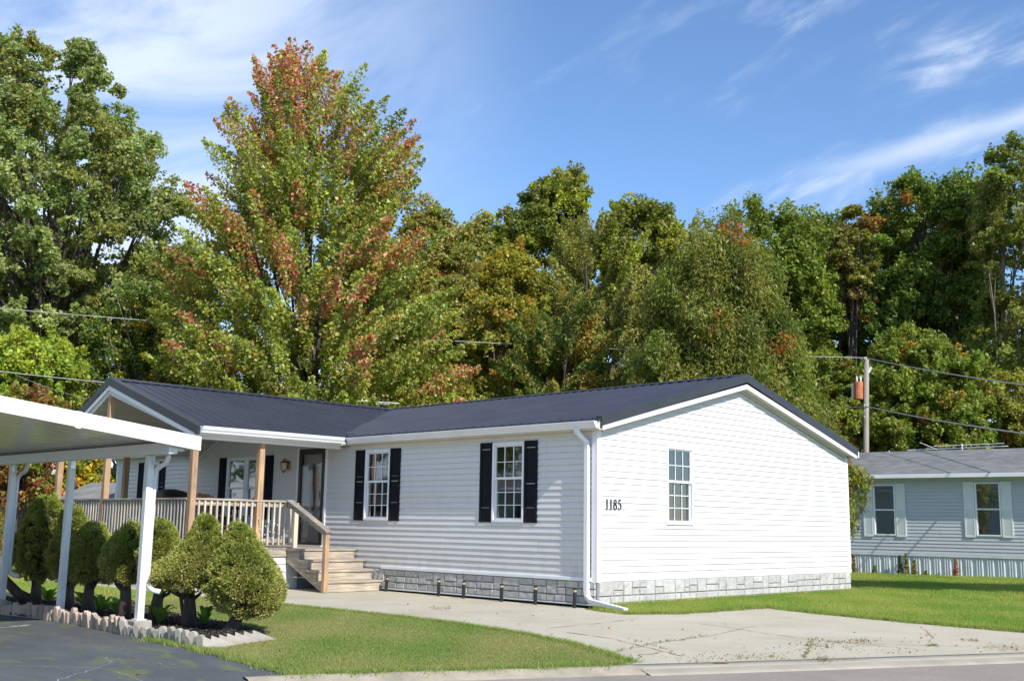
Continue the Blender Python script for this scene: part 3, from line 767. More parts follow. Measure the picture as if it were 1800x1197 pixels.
# windows
def window(par, axis, c, plane, out, width, z0, z1, rows=(2, 3), cols=3, curtain='curtain', shutters=None, shm='shutter', split=0.445, name="window", grid=True, sw=0.30, depth=0.10):
    """double hung window: frame (part 'window'), sub-parts sash_grid, glass, curtain"""
    def bx(mb, a0, a1, o0, o1, za, zb):
        if axis == 0: mb.box(a0, a1, plane + out*o0, plane + out*o1, za, zb)
        else: mb.box(plane + out*o0, plane + out*o1, a0, a1, za, zb)
    a0, a1 = c - width/2, c + width/2; fw = 0.042
    f = MB()
    bx(f, a0, a0+fw, -0.05, 0.034, z0, z1); bx(f, a1-fw, a1, -0.05, 0.034, z0, z1)
    bx(f, a0+fw, a1-fw, -0.05, 0.034, z1-fw*1.2, z1); bx(f, a0+fw, a1-fw, -0.05, 0.034, z0, z0+fw*1.1)
    bx(f, a0-0.02, a1+0.02, 0.0125, 0.020, z0-0.02, z1+0.02)if False else None
    fr = f.build(name, MT['trim'], par, bevel=0.004)
    gi0, gi1, gz0, gz1 = a0+fw, a1-fw, z0+fw*1.1, z1-fw*1.2
    zm = gz1 - (gz1-gz0)*split
    s = MB()
    bx(s, gi0, gi1, -0.030, 0.014, zm-0.022, zm+0.018)
    # upper sash rim (in front), lower sash rim (set back)
    bx(s, gi0, gi0+0.022, -0.020, 0.006, zm+0.018, gz1); bx(s, gi1-0.022, gi1, -0.020, 0.006, zm+0.018, gz1); bx(s, gi0+.022, gi1-.022, -0.020, 0.006, gz1-0.022, gz1)
    bx(s, gi0, gi0+0.022, -0.045, -0.022, gz0, zm-0.022); bx(s, gi1-0.022, gi1, -0.045, -0.022, gz0, zm-0.022); bx(s, gi0+.022, gi1-.022, -0.045, -0.022, gz0, gz0+0.026)
    if grid:
        g = 0.006
        for k in range(1, cols):
            a = gi0 + 0.022 + (gi1-gi0-0.044)*k/cols
            bx(s, a-g, a+g, -0.012, 0.001, zm+0.018, gz1-0.022); bx(s, a-g, a+g, -0.037, -0.0245, gz0+0.026, zm-0.022)
        for k in range(1, rows[0]):
            z = zm+0.018 + (gz1-0.022-zm-0.018)*k/rows[0]; bx(s, gi0+.022, gi1-.022, -0.0115, 0.0016, z-g, z+g)
        for k in range(1, rows[1]):
            z = gz0+0.026 + (zm-0.022-gz0-0.026)*k/rows[1]; bx(s, gi0+.022, gi1-.022, -0.0365, -0.0240, z-g, z+g)
    s.build("sash", MT['trim'], fr)
    gl = MB(); bx(gl, gi0+.01, gi1-.01, -0.018, -0.014, zm, gz1-.01); bx(gl, gi0+.01, gi1-.01, -0.044, -0.040, gz0+.01, zm); gl.build("glass", MT['glass'], fr)
    cu = MB()
    # folded curtain or slatted blind a little way behind the glass
    if curtain == 'blind':
        z = gz0
        while z < gz1:
            bx(cu, gi0, gi1, -0.075, -0.060, z, z+0.021); z += 0.024
    elif curtain == 'curtain':
        nseg = 26; vs = []; F = []
        for i in range(nseg+1):
            a = gi0 - 0.01 + (gi1-gi0+0.02)*i/nseg; o = -0.10 - 0.012*math.sin(i*1.9) - 0.01*math.sin(i*0.7)
            for z in (gz0-0.02, gz1+0.02): vs.append((a, plane+out*o, z) if axis == 0 else (plane+out*o, a, z))
        for i in range(nseg): F.append((2*i, 2*i+1, 2*i+3, 2*i+2))
        cu.add(vs, F)
    else:
        bx(cu, gi0-.02, gi1+.02, -0.40, -0.38, gz0-.1, gz1+.1)  # no curtain here: a dark sheet stands in for the unlit room
    cu.build("curtain" if curtain != 'blind' else "blind", MT['curtain'] if curtain == 'curtain' else MT['blind'] if curtain == 'blind' else MT['dark'], fr)
    # reveal box round the opening so no light leaks in
    rv = MB(); e = 0.03
    bx(rv, a0-e, a1+e, -0.46, -0.44, z0-e, z1+e); bx(rv, a0-e, a0-0.001, -0.44, -0.002, z0-e, z1+e); bx(rv, a1+0.001, a1+e, -0.44, -0.002, z0-e, z1+e)
    bx(rv, a0, a1, -0.44, -0.002, z1+0.001, z1+e); bx(rv, a0, a1, -0.44, -0.002, z0-e, z0-0.001)
    rv.build("recess", MT['dark'], fr)
    if shutters:
        for sgn in (-1, 1):
            sh = MB(); s0 = c + sgn*(width/2 + 0.012); s1 = s0 + sgn*sw; lo, hi = min(s0, s1), max(s0, s1)
            t = 0.032; za, zb = z0-0.005, z1+0.012; rm = 0.045
            bx(sh, lo, hi, 0.012, t*0.55, za, zb)
            bx(sh, lo, lo+rm, t*0.55, t, za, zb); bx(sh, hi-rm, hi, t*0.55, t, za, zb)
            zmid = za + (zb-za)*0.50
            for (q0, q1) in ((za, za+rm*1.4), (zmid-rm*.7, zmid+rm*.7), (zb-rm*1.4, zb)): bx(sh, lo+rm, hi-rm, t*0.55, t*0.72, q0, q1)
            z = za + rm*1.4 + 0.012
            while z < zb - rm*1.4 - 0.01:
                if not (zmid-rm*.7-.036 < z < zmid+rm*.7+0.002) and z < zb - rm*1.4 - 0.045: bx(sh, lo+rm+.004, hi-rm-.004, t*0.55, t*0.68, z, z+0.034)
                z += 0.046
            sh.build("shutter", MT[shm], par)
    return fr
window(house, 0, WB[0], 0.0, -1, WW, WB[1], WB[2], curtain='blind', shutters=True)
window(house, 0, WA[0], 0.0, -1, WW, WA[1], WA[2], curtain='blind', shutters=True)
window(house, 0, WC, 0.0, -1, WW, 1.309, 2.675, curtain='blind', shutters=True)
window(house, 1, (G_[0]+G_[1])/2, 0.0, 1, G_[1]-G_[0], G_[2], G_[3], curtain='curtain')
# paired porch window with one pair of shutters
hw = (DWR - DWL)/2
window(house, 0, DWL + hw/2, 0.0, -1, hw - 0.003, 1.309, 2.675, curtain='none', grid=False, split=0.5, name="porch_window")
window(house, 0, DWR - hw/2, 0.0, -1, hw - 0.003, 1.309, 2.675, curtain='none', grid=False, split=0.5, name="porch_window")
for s0, s1 in ((-11.42, -11.105), (-9.505, -9.20)):
    sh = MB(); sh.box(s0, s1, -0.032, -0.012, 1.30, 2.69); sh.box(s0+.045, s1-.045, -0.036, -0.032, 1.96, 2.02)
    z = 1.36
    while z < 2.62: sh.box(s0+.045, s1-.045, -0.037, -0.032, z, z+0.012); z += 0.026
    sh.build("shutter", MT['shutter'], house, bevel=0.003)

# front door with dark storm door frame
d = MB()
d.box(-8.30, -8.215, -0.03, 0.02, 0.77, 2.80); d.box(-7.30, -7.235, -0.03, 0.02, 0.77, 2.80)
d.build("door_casing", MT['trim'], house, bevel=0.004)

d = MB(); d.box(-8.21, -8.125, -0.045, 0.0, 0.79, 2.775); d.box(-7.39, -7.305, -0.045, 0.0, 0.79, 2.775); d.box(-8.125, -7.39, -0.045, 0.0, 2.66, 2.775); d.box(-8.125, -7.39, -0.045, 0.0, 0.79, 0.84)
door = d.build("storm_door", MT['doorframe'], house, bevel=0.004)
d = MB(); d.box(-8.125, -7.39, 0.03, 0.06, 0.80, 2.70)
for (xa, xb, za, zb) in ((-8.06, -7.80, 0.92, 1.50), (-7.72, -7.46, 0.92, 1.50), (-8.06, -7.93, 1.60, 2.60), (-7.58, -7.46, 1.60, 2.60)):
    d.box(xa, xb, 0.022, 0.030, za, zb)
inner = d.build("door_panel", MT['door'], door, bevel=0.006)
d = MB(); poly = [(-7.755 + 0.10*math.cos(t), 1.95 + 0.52*math.sin(t)) for t in np.linspace(0, 2*math.pi, 28, endpoint=False)]
d.prism(poly, 1, 0.015, 0.024); d.build("oval_glass", MT['doorframe'], door)
d = MB(); d.box(-8.125, -7.39, -0.022, -0.018, 0.84, 2.66); d.build("storm_glass", MT['clearglass'], door)
d = MB(); d.box(-7.43, -7.41, -0.075, -0.045, 1.72, 1.90); d.tube([(-7.42, -0.09, 1.80), (-7.52, -0.09, 1.80)], 0.011, 8); d.tube([(-7.42, -0.045, 1.80), (-7.42, -0.09, 1.80)], 0.01, 8); d.build("handle", MT['steel'], door)
d = MB(); d.box(-8.30, -7.235, -0.10, 0.02, 0.765, 0.788); d.build("threshold", MT['soffit'], house, bevel=0.003)

# wall lantern
lx, lz = -8.62, 2.43
d = MB(); d.lathe((lx, -0.012, lz+0.02), [(0.001, -0.09), (0.045, -0.08), (0.05, 0.08), (0.001, 0.09)], 12); d.tube([(lx, -0.02, lz+0.08), (lx, -0.10, lz+0.15), (lx, -0.14, lz+0.13)], 0.010, 8)
lamp = d.build("wall_lantern", MT['brass'], house, smooth=True)
d = MB(); d.lathe((lx, -0.14, lz), [(0.05, -0.09), (0.072, 0.06), (0.070, 0.065), (0.03, 0.066)], 8); d.build("lantern_glass", MT['lampglass'], lamp)
d = MB(); d.lathe((lx, -0.14, lz), [(0.012, 0.165), (0.02, 0.14), (0.012, 0.125), (0.05, 0.10), (0.084, 0.068), (0.08, 0.062)], 12); d.lathe((lx, -0.14, lz), [(0.056, -0.085), (0.056, -0.10), (0.02, -0.13), (0.012, -0.155)], 12)
for k in range(8):
    t = math.pi*2*k/8+.2; d.tube([(lx+0.053*math.cos(t), -0.14+0.053*math.sin(t), lz-0.09), (lx+0.076*math.cos(t), -0.14+0.076*math.sin(t), lz+0.065)], 0.004, 5)
d.build("lantern_cage", MT['brass'], lamp)

# house number 1185
def digit(mb, ch, y0, z0, h):
    """serif numerals cut from thin plate, standing 8 mm off the wall (x = const face)"""
    x0, x1 = 0.016, 0.026
    def stroke(pts, ws):
        P = [np.array(p, float) for p in pts]; n = len(P); L = []; R = []
        for i in range(n):
            d = P[min(i+1, n-1)] - P[max(i-1, 0)]; d /= np.linalg.norm(d) + 1e-9; nn = np.array([-d[1], d[0]]); w_ = ws[i]/2 if hasattr(ws, '__len__') else ws/2
            L.append(P[i] + nn*w_); R.append(P[i] - nn*w_)
        vs = []; F = []
        for i in range(n):
            for q in (L[i], R[i]):
                for xx in (x0, x1): vs.append((xx, y0 + q[0]*h, z0 + q[1]*h))
        for i in range(n-1):
            a, b = 4*i, 4*(i+1)
            F += [(a+1, a+3, b+3, b+1), (a, b, b+2, a+2), (a, a+1, b+1, b), (a+2, b+2, b+3, a+3)]
        F += [(0, 2, 3, 1), (4*n-4, 4*n-3, 4*n-1, 4*n-2)]
        mb.add(vs, F)
    if ch == '1':
        stroke([(0.30, 0.02), (0.30, 0.5), (0.30, 0.98)], [0.13, 0.12, 0.13]); stroke([(0.13, 0.025), (0.47, 0.025)], 0.05); stroke([(0.14, 0.87), (0.24, 0.91), (0.31, 0.98)], [0.03, 0.06, 0.03])
    elif ch == '8':
        A = [(0.33 + 0.17*math.cos(t), 0.75 + 0.215*math.sin(t)) for t in np.linspace(0, 2*math.pi, 22)]
        B = [(0.33 + 0.215*math.cos(t), 0.275 + 0.25*math.sin(t)) for t in np.linspace(0, 2*math.pi, 24)]
        stroke(A, [0.045+0.06*abs(math.cos(t)) for t in np.linspace(0, 2*math.pi, 22)]); stroke(B, [0.05+0.075*abs(math.cos(t)) for t in np.linspace(0, 2*math.pi, 24)])
    else:
        stroke([(0.17, 0.93), (0.35, 0.90), (0.50, 0.97)], [0.10, 0.13, 0.12]); stroke([(0.16, 0.95), (0.12, 0.58)], 0.05)
        t = np.linspace(2.3, -2.35, 20); stroke([(0.28 + 0.23*math.cos(a), 0.33 + 0.30*math.sin(a)) for a in t], [0.04+0.09*max(0, math.cos(a)) for a in t])
        stroke([(0.06, 0.16), (0.13, 0.13)], 0.1)
dg = MB()
for ch, yy in (('1', 0.175), ('1', 0.275), ('8', 0.375), ('5', 0.495)): digit(dg, ch, yy, 1.535 + 0.0, 0.165)
dg.build("house_number", MT['number'], house)

# ---- porch roof
r_ = MB(); y0, y1 = -3.46, 4.06; t = 0.035
def pquad(mb, xa, xb, ya, yb, dz=0.0, t=0.035):
    za, zb_ = porch_z(xa) + dz, porch_z(xb) + dz
    if xa > PX - 1e-6 and xb > PX - 1e-6 or True:
        mb.add([(xa,ya,za),(xb,ya,zb_),(xb,yb,zb_),(xa,yb,za),(xa,ya,za-t),(xb,ya,zb_-t),(xb,yb,zb_-t),(xa,yb,za-t)],
               [(0,1,2,3),(7,6,5,4),(0,4,5,1),(1,5,6,2),(2,6,7,3),(3,7,4,0)])
EX, EL = -6.40, -12.76
pquad(r_, PX, EX, y0, y1); pquad(r_, EL, PX, y0, y1)
y = y0 + 0.12
while y < y1:
    rib(r_, (EX + 0.012, y, porch_z(EX + 0.012)), (PX + 0.01, y, porch_z(PX + 0.01))); rib(r_, (EL, y, porch_z(EL)), (PX - 0.01, y, porch_z(PX - 0.01)))
    y += RIB
proof = r_.build("porch_roof", MT['roof'], house)
r_ = MB()
for xs in (PX + 0.17, PX - 0.17):
    a, b = sorted((PX, xs))
    pquad(r_, a, b, y0 - 0.01, y1 - 0.1, 0.033, 0.010)
r_.build("porch_ridge_cap", MT['roof'], proof)
def xprism(mb, pts, ya, yb): mb.prism(pts, 1, ya, yb)
w = MB()
for xe in (EX - 0.02, EL + 0.02):
    w.prism([(PX, porch_z(PX)+.026), (xe, porch_z(xe)+.026), (xe, porch_z(xe)-.135), (PX, porch_z(PX)-.135)], 1, y0 - 0.02, y0 + 0.01)
    w.prism([(PX, porch_z(PX)+.026), (xe, porch_z(xe)+.026), (xe, porch_z(xe)+.014), (PX, porch_z(PX)+.014)], 1, y0 + 0.01, y0 + 0.13)
w.build("porch_rake_trim", MT['rake'], proof)
w = MB()
for xe in (EX - 0.18, EL + 0.05):
    w.prism([(PX, porch_z(PX)-.138), (xe, porch_z(xe)-.138), (xe, porch_z(xe)-.225), (PX, porch_z(PX)-.225)], 1, y0 + 0.0, y0 + 0.03)
w.build("porch_barge_board", MT['trim'], house)
w = MB(); a_, b_ = EL + 0.08, EX - 0.20
w.prism([(a_, porch_z(a_)-.05), (PX, porch_z(PX)-.05), (b_, porch_z(b_)-.05), (b_, porch_z(b_)-.22), (PX, porch_z(PX)-.33), (a_, porch_z(a_)-.33)], 1, y0 + 0.031, y0 + 0.06)
w.build("porch_gable_backing", MT['soffit'], house)
# vaulted ceiling (two sloping panel sheets) and the eave beams
w = MB()
def dg_(x0_, x1_): return [(x0_, cz(x0_)-.02), (x1_, cz(x1_)-.02), (x1_, cz(x1_)-.065), (x0_, cz(x0_)-.065)]
def cz(x): return porch_z(x) - 0.30 if x < PX else (porch_z(PX) - 0.30) - 0.295*(x-PX)
for (xa, xb) in ((PX, -6.66), (-12.42, PX)):
    za, zb_ = cz(xa), cz(xb)
    w.add([(xa,y0+.04,za),(xb,y0+.04,zb_),(xb,-.015,zb_),(xa,-.015,za),(xa,y0+.04,za-.02),(xb,y0+.04,zb_-.02),(xb,-.015,zb_-.02),(xa,-.015,za-.02)], [(0,1,2,3),(7,6,5,4),(0,4,5,1),(1,5,6,2),(2,6,7,3),(3,7,4,0)])
k = -12.3
while k < PX - 0.1:        # panel joints of the left ceiling
    z = cz(k) - 0.021; w.box(k, k+0.012, y0+.04, -.02, z-0.012, z); k += 0.20
w.build("porch_ceiling", MT['soffit'], house)
w = MB(); w.prism(dg_(-12.35, PX), 1, -0.045, -0.020); w.build("ceiling_edge_trim", MT['trim'], house)
w = MB(); w.prism([(-6.74, 2.715), (-6.60, 2.715), (-6.60, 2.775), (-6.43, 2.775), (-6.43, 2.90), (-6.47, 2.90), (-6.47, 2.80), (-6.74, 2.80)], 1, y0 + 0.03, -0.165)
w.build("porch_beam", MT['trim'], house, bevel=0.005)
w = MB(); w.box(-12.50, -12.36, y0 + 0.03, -0.03, 2.69, 2.84); w.build("porch_beam", MT['trim'], house, bevel=0.005)
w = MB(); w.box(-12.72, -12.505, y0+.02, -0.03, 2.72, 2.74); w.build("porch_eave_soffit", MT['soffit'], house)
w = MB(); gutter(w, 1, y0 + 0.02, -0.285, -6.415, 1, 2.925); w.build("porch_gutter", MT['trim'], house)

# porch posts
def post(x, y, z0, z1, s=0.115, m='post'):
    p = MB(); p.box(x-s/2, x+s/2, y-s/2, y+s/2, z0, z1); return p.build("porch_post", MT[m], house, bevel=0.006)
PY = -3.38
post(-6.67, PY, 0.0, 2.715); post(-6.67, -1.98, 0.77, 2.715)
post(PX + 0.02, PY, 0.0, porch_z(PX) - 0.32); post(-12.30, PY, 0.0, 2.69); post(-12.36, -1.84, 0.77, 2.69); post(-9.6 + 0.0, PY, 0.0, 1.60, 0.09, 'wood_z')
# ---- deck
dk = MB()
y = PY - 0.06
while y < -0.03:
    dk.box(-12.42, -6.56, y, min(y + 0.135, -0.022), 0.735, 0.77); y += 0.14
deck = dk.build("deck", MT['wood_x'], house, bevel=0.004)
dk = MB(); dk.box(-6.585, -6.56, PY - 0.06, -1.10, 0.60, 0.733); dk.box(-12.42, -6.59, PY - 0.085, PY - 0.06, 0.60, 0.76); dk.build("deck_rim_board", MT['wood_y'], deck, bevel=0.004)
# white lapped skirting below the deck
w = MB(); lap_wall(w, 1, -6.60, 1, PY - 0.06, -1.08, 0.0, 0.62, [], 0.0, lap=0.155, depth=0.014); lap_wall(w, 0, PY - 0.055, -1, -12.42, -6.60, 0.0, 0.60, [], 0.0, lap=0.155, depth=0.014)
lap_wall(w, 0, -1.08, 1, -6.66, -6.60, 0.0, 0.62, [], 0.0, lap=0.155)
w.box(-6.66, -6.60, -1.10, -1.0805, 0, 0.70)
w.build("deck_skirting", MT['siding'], house)
w = MB(); w.box(-12.3, -6.68, PY + 0.03, -0.05, 0.0, 0.72); w.build("under_deck_shade_fill", MT['dark'], house)  # solid black block paints in the shade below the deck
w = MB(); lap_wall(w, 1, -6.615, 1, -1.08, -0.02, 0.0, 0.73, [], 0.0, lap=0.155); w.build("stair_side_skirting", MT['mortar'], house)  # darker grey than the other skirting, painting in the shade behind the stairs

# ---- railings
RT = 1.655
def railing(p, q, nb, name="railing", lean=0.0, z0=0.86, z1=RT):
    p, q = np.array(p, float), np.array(q, float); d = (q-p); L = np.linalg.norm(d); d /= L
    ax = 'wood_x' if abs(d[0]) > abs(d[1]) else 'wood_y'
    nn = np.array([d[1], -d[0]])
    m = MB()
    m.obox((*p, z1-0.018), (*q, z1-0.018), 0.135, 0.036)                       # flat cap rail
    m.obox((*(p+nn*0.0), z1-0.085), (*(q+nn*0.0), z1-0.085), 0.038, 0.09)
    m.obox((*p, z0+0.035), (*q, z0+0.035), 0.038, 0.085)
    r = m.build(name, MT[ax], house, bevel=0.004)
    for k in range(nb):
        t = (k + 0.6) / (nb + 0.2); c = p + (q-p)*t + nn*0.038
        b = MB(); b.box(c[0]-.018, c[0]+.018, c[1]-.018, c[1]+.018, z0-0.045 + random.uniform(-.008, .008), z1-0.045)
        b.build("baluster", MT['wood_z'], r, bevel=0.003)
    return r
railing((-6.67, PY + 0.06), (-6.67, -1.20), 17)
railing((-12.30 + .06, PY), (PX - 0.04, PY), 18)
railing((PX + 0.08, PY), (-6.67 - 0.06, PY), 27)
railing((-12.36, PY + 0.06), (-12.36, -0.1), 20)
post(-6.655, -1.14, 0.66, RT - 0.04, 0.09, 'wood_z')

# ---- stairs

SX = [-6.20, -5.91, -5.62, -5.33]; SZ = [0.735, 0.555, 0.375, 0.19]
s_ = MB()
s_.box(-6.30, -5.30, -1.38, -1.345, 0.0, 0.05) if False else None
poly = [(-6.56, 0.72), (-6.56, 0.50), (-5.42, -0.006), (-5.28, -0.006), (-5.28, 0.16), (-5.57, 0.16), (-5.57, 0.345), (-5.86, 0.345), (-5.86, 0.525), (-6.15, 0.525), (-6.15, 0.72)]
s_.prism(poly, 1, -1.36, -1.322)
stairs = s_.build("stairs", MT['wood_x'], house, bevel=0.003)
s_ = MB(); s_.prism(poly, 1, -0.10, -0.062); s_.build("stringer", MT['wood_x'], stairs, bevel=0.003)
xs = [-6.56, -6.15, -5.86, -5.57, -5.28]; zs_ = [0.77, 0.735, 0.555, 0.375, 0.19]
zz = [0.755, 0.56, 0.38, 0.195]
for k in range(4):
    z = zz[k]; xa = xs[k]; xb = xs[k+1]
    t_ = MB(); t_.box(xa - 0.0, xb + 0.028, -1.39, -0.045, z - 0.038, z); t_.build("tread", MT['wood_y'], stairs, bevel=0.005)
    zl = zz[k+1] if k < 3 else 0.0
    t_ = MB(); t_.box(xb - 0.022, xb, -1.32, -0.10, zl + 0.001, z - 0.039); t_.build("riser", MT['wood_y'], stairs, bevel=0.003)
# stair newel post and sloping handrail
n_ = MB(); n_.box(-5.29, -5.20, -1.46, -1.37, 0.0, 1.06); n_.build("newel_post", MT['post'], stairs, bevel=0.005)
h_ = MB(); h_.obox((-6.50, -1.39, 1.655), (-5.16, -1.42, 1.075), 0.14, 0.036); h_.obox((-6.50, -1.40, 1.59), (-5.24, -1.42, 1.04), 0.038, 0.09)
h_.obox((-6.67, -1.20, RT-0.018), (-6.46, -1.42, RT-0.018), 0.14, 0.034)
h_.build("handrail", MT['wood_x'], stairs, bevel=0.004)

# ================================================================== ITEMS ON THE DECK
g = thing("covered_grill", (-11.3, -1.3, 0.77), "black fabric covered grill standing on the deck behind the front railing", "grill")
m = MB()
pr = []
for (z, hx, hy) in ((0.0, .55, .30), (0.5, .56, .31), (0.85, .58, .32), (0.98, .50, .29), (1.10, .34, .2), (1.16, .12, .08)):
    pr.append([(-11.3 + hx*sx*random.uniform(.96, 1.03), -1.3 + hy*sy*random.uniform(.96, 1.03), .77 + z) for sx, sy in ((-1,-1),(-.3,-1.05),(.3,-1.05),(1,-1),(1.04,0),(1,1),(0,1.05),(-1,1),(-1.04,0))])
vs = [p for r in pr for p in r]; n = 9; F = []
for i in range(len(pr)-1):
    for k in range(n): F.append((i*n+k, i*n+(k+1)%n, (i+1)*n+(k+1)%n, (i+1)*n+k))
F.append(tuple(range((len(pr)-1)*n, len(pr)*n)))
m.add(vs, F); m.build("fabric_cover", MT['black'], g, smooth=True)
m = MB()
for sx in (-.45, .45):
    m.tube([(-11.3+sx, -1.52, .77), (-11.3+sx, -1.52, 1.0)], 0.02, 6); m.tube([(-11.3+sx, -1.08, .77), (-11.3+sx, -1.08, 1.0)], 0.02, 6)
m.build("leg", MT['black'], g)
def adirondack(x, y, rz, label):
    g = thing("patio_chair", (x, y, 0.77), label, "chair", None)
    c, s = math.cos(rz), math.sin(rz)
    def T(px, py, pz): return (x + c*px - s*py, y + s*px + c*py, 0.77 + pz)
    m = MB()
    for k in range(5):
        a = -0.22 + k*0.11; top = 0.92 + 0.08*math.cos((k-2)*0.7)
        m.obox(T(a, 0.14, 0.34), T(a, 0.42, top), 0.09, 0.02, (s*-1, c, 0.3))
    m.build("backrest", MT['brownchair'], g)
    m = MB()
    for k in range(5): m.obox(T(-0.27, -0.30+k*0.10, 0.40-k*0.012), T(0.27, -0.30+k*0.10, 0.40-k*0.012), 0.085, 0.02)
    m.build("seat", MT['brownchair'], g)
    for sx in (-1, 1):
        m = MB(); m.obox(T(sx*0.33, -0.40, 0.58), T(sx*0.33, 0.30, 0.58), 0.11, 0.022); m.build("armrest", MT['brownchair'], g)
        m = MB(); m.obox(T(sx*0.29, -0.34, 0.0), T(sx*0.29, -0.34, 0.57), 0.08, 0.03, (0, 1, 0)); m.obox(T(sx*0.29, -0.36, 0.38), T(sx*0.29, 0.50, 0.04), 0.03, 0.09); m.obox(T(sx*0.29, 0.22, 0.1), T(sx*0.29, 0.22, 0.57), 0.06, 0.03, (0, 1, 0)); m.build("leg", MT['brownchair'], g)
adirondack(-7.75, -2.35, math.radians(-150), "brown slatted patio chair behind the sunlit railing, nearer to the stairs")
adirondack(-9.2, -1.2, math.radians(-170), "brown slatted patio chair under the paired porch window")
g = thing("patio_table", (-8.6, -1.3, 0.77), "small dark round patio table between the brown chairs", "table")
m = MB(); m.lathe((-8.6, -1.6, 0.77), [(0.001, 0.50), (0.30, 0.50), (0.30, 0.53), (0.001, 0.53)], 20); m.build("table_top", MT['black'], g)
m = MB(); m.lathe((-8.6, -1.6, 0.77), [(0.18, 0.0), (0.18, 0.02), (0.03, 0.04), (0.03, 0.50)], 12); m.build("pedestal", MT['black'], g)
g = thing("string_lights", (-6.7, -1.6, 0.9), "white string lights wound through the end of the deck railing", "lights")
m = MB(); P = [(-6.60 + 0.03*math.sin(i*2.1), -2.0 + i*0.035, 1.30 - 0.36*abs(math.sin(i*0.55)) ) for i in range(22)]
m.tube(P, 0.004, 4); m.build("cord", MT['black'], g)
m = MB()
for p in P: m.lathe(p, [(0.002, -0.016), (0.011, 0), (0.002, 0.016)], 6)
m.build("bulb", MT['porcelain'], g)

# ================================================================== CARPORT
CPY, CPX = -7.36, -0.05
cp = thing("carport", (-4.5, -9.5, 0.0), "white aluminium carport roof on slim square posts over dark asphalt", "carport")
CX0 = -9.6
def croof(y): return 2.195 + 0.114 * (-7.09 - y)
m = MB()
yA, yB = -7.07, -13.4
m.add([(CX0,yA,croof(yA)),(CPX,yA,croof(yA)),(CPX,yB,croof(yB)),(CX0,yB,croof(yB)),(CX0,yA,croof(yA)-.02),(CPX,yA,croof(yA)-.02),(CPX,yB,croof(yB)-.02),(CX0,yB,croof(yB)-.02)],
      [(3,2,1,0),(4,5,6,7),(0,1,5,4),(1,2,6,5),(2,3,7,6),(3,0,4,7)])
m.build("roof_deck", MT['carport'], cp)
# interlocking ceiling pans running down the slope
m = MB(); x = CX0 + 0.03
while x < CPX - 0.10:
    x1 = min(x + 0.30, CPX - 0.06)
    for (a, b, dz) in ((x, x1 - 0.035, 0.075), (x1 - 0.035, x1, 0.048)):
        za, zb_ = croof(yA - .1), croof(yB + .1)
        m.add([(a,yA-.1,za-dz),(b,yA-.1,za-dz),(b,yB+.1,zb_-dz),(a,yB+.1,zb_-dz),(a,yA-.1,za-.022),(b,yA-.1,za-.022),(b,yB+.1,zb_-.022),(a,yB+.1,zb_-.022)],
              [(0,1,2,3),(0,4,5,1),(1,5,6,2),(2,6,7,3),(3,7,4,0)])
    x = x1
m.build("ceiling_panel", MT['carceil'], cp)
m = MB()
m.prism([(yA, croof(yA)+.012), (yB, croof(yB)+.012), (yB, croof(yB)-.160), (yA, croof(yA)-.150)], 0, CPX + .001, CPX + .05)
m.build("front_fascia", MT['carport'], cp, bevel=0.006)
m = MB()
m.prism([(-8.50, croof(-8.50)+.015), (-8.56, croof(-8.56)+.015), (-8.56, croof(-8.56)-.163), (-8.50, croof(-8.50)-.163)], 0, CPX + .050, CPX + .054); m.build("fascia_joint_cover", MT['carport'], cp)
m = MB(); m.box(CX0, CPX, yA + 0.001, yA + 0.10, croof(yA) - 0.13, croof(yA) - 0.005) if False else m.box(CX0, CPX, yA + 0.001, yA + 0.02, croof(yA) - 0.13, croof(yA)+0.002); m.build("rear_fascia", MT['carport'], cp)
m = MB(); m.box(CX0 + 0.1, CPX - 0.05, CPY - 0.055, CPY + 0.055, 1.995, 2.125); m.build("beam", MT['carport'], cp, bevel=0.005)
m = MB(); m.box(CX0 + 0.1, CPX - 0.05, -12.6, -12.49, 2.50, 2.66); m.build("far_beam", MT['carport'], cp, bevel=0.005)
m = MB(); m.box(CX0 + .1, CPX - 0.055, CPY + 0.057, CPY + 0.145, 2.03, 2.115); m.build("gutter", MT['carport'], cp, bevel=0.008)
def cpost(x, y, zb, zt, w=0.082):
    m = MB(); m.box(x-w/2, x+w/2, y-w/2, y+w/2, zb, zt); o = m.build("post", MT['carport'], cp, bevel=0.006)
    f = MB(); f.box(x-w/2-.02, x+w/2+.02, y-w/2-.02, y+w/2+.02, zb, zb+0.012); f.build("post_foot", MT['carport'], o)
    f = MB()
    for sx in (-1, 1):
        f = MB(); f.box(x + sx*(w/2 + .001), x + sx*(w/2 + .004), y-.03, y+.03, zt-.10, zt-.004)
        for zz_ in (zt-.03, zt-.075): f.tube([(x + sx*(w/2+.004), y, zz_), (x + sx*(w/2+.009), y, zz_)], 0.007, 6)
        f.build("bracket", MT['steel'], o)
    return o
cposts = [(-0.63, 0.125), (-2.72, 0.10), (-4.62, 0.10), (-7.2, 0.1)]
for (x, zb) in cposts: cpost(x, CPY, zb, 1.994)
for x in (-0.56, -3.2, -6.0, -9.0): cpost(x, -12.545, 0.0, 2.499)
def cdown(x):
    m = MB()
    m.tube([(x + .24, CPY + .10, 2.03), (x + .24, CPY + .10, 1.96), (x + .20, CPY + .09, 1.90), (x + .10, CPY + .078, 1.865), (x + .02, CPY + .070, 1.82), (x + 0.0, CPY + .070, 1.74), (x + 0.0, CPY + .070, 0.56), (x + .02, CPY + .085, 0.49), (x + .07, CPY + .12, 0.45), (x + .13, CPY + .17, 0.44)], 0.030, 10)
    m.build("downspout", MT['carport'], cp, smooth=True)
cdown(-0.63); cdown(-4.62)

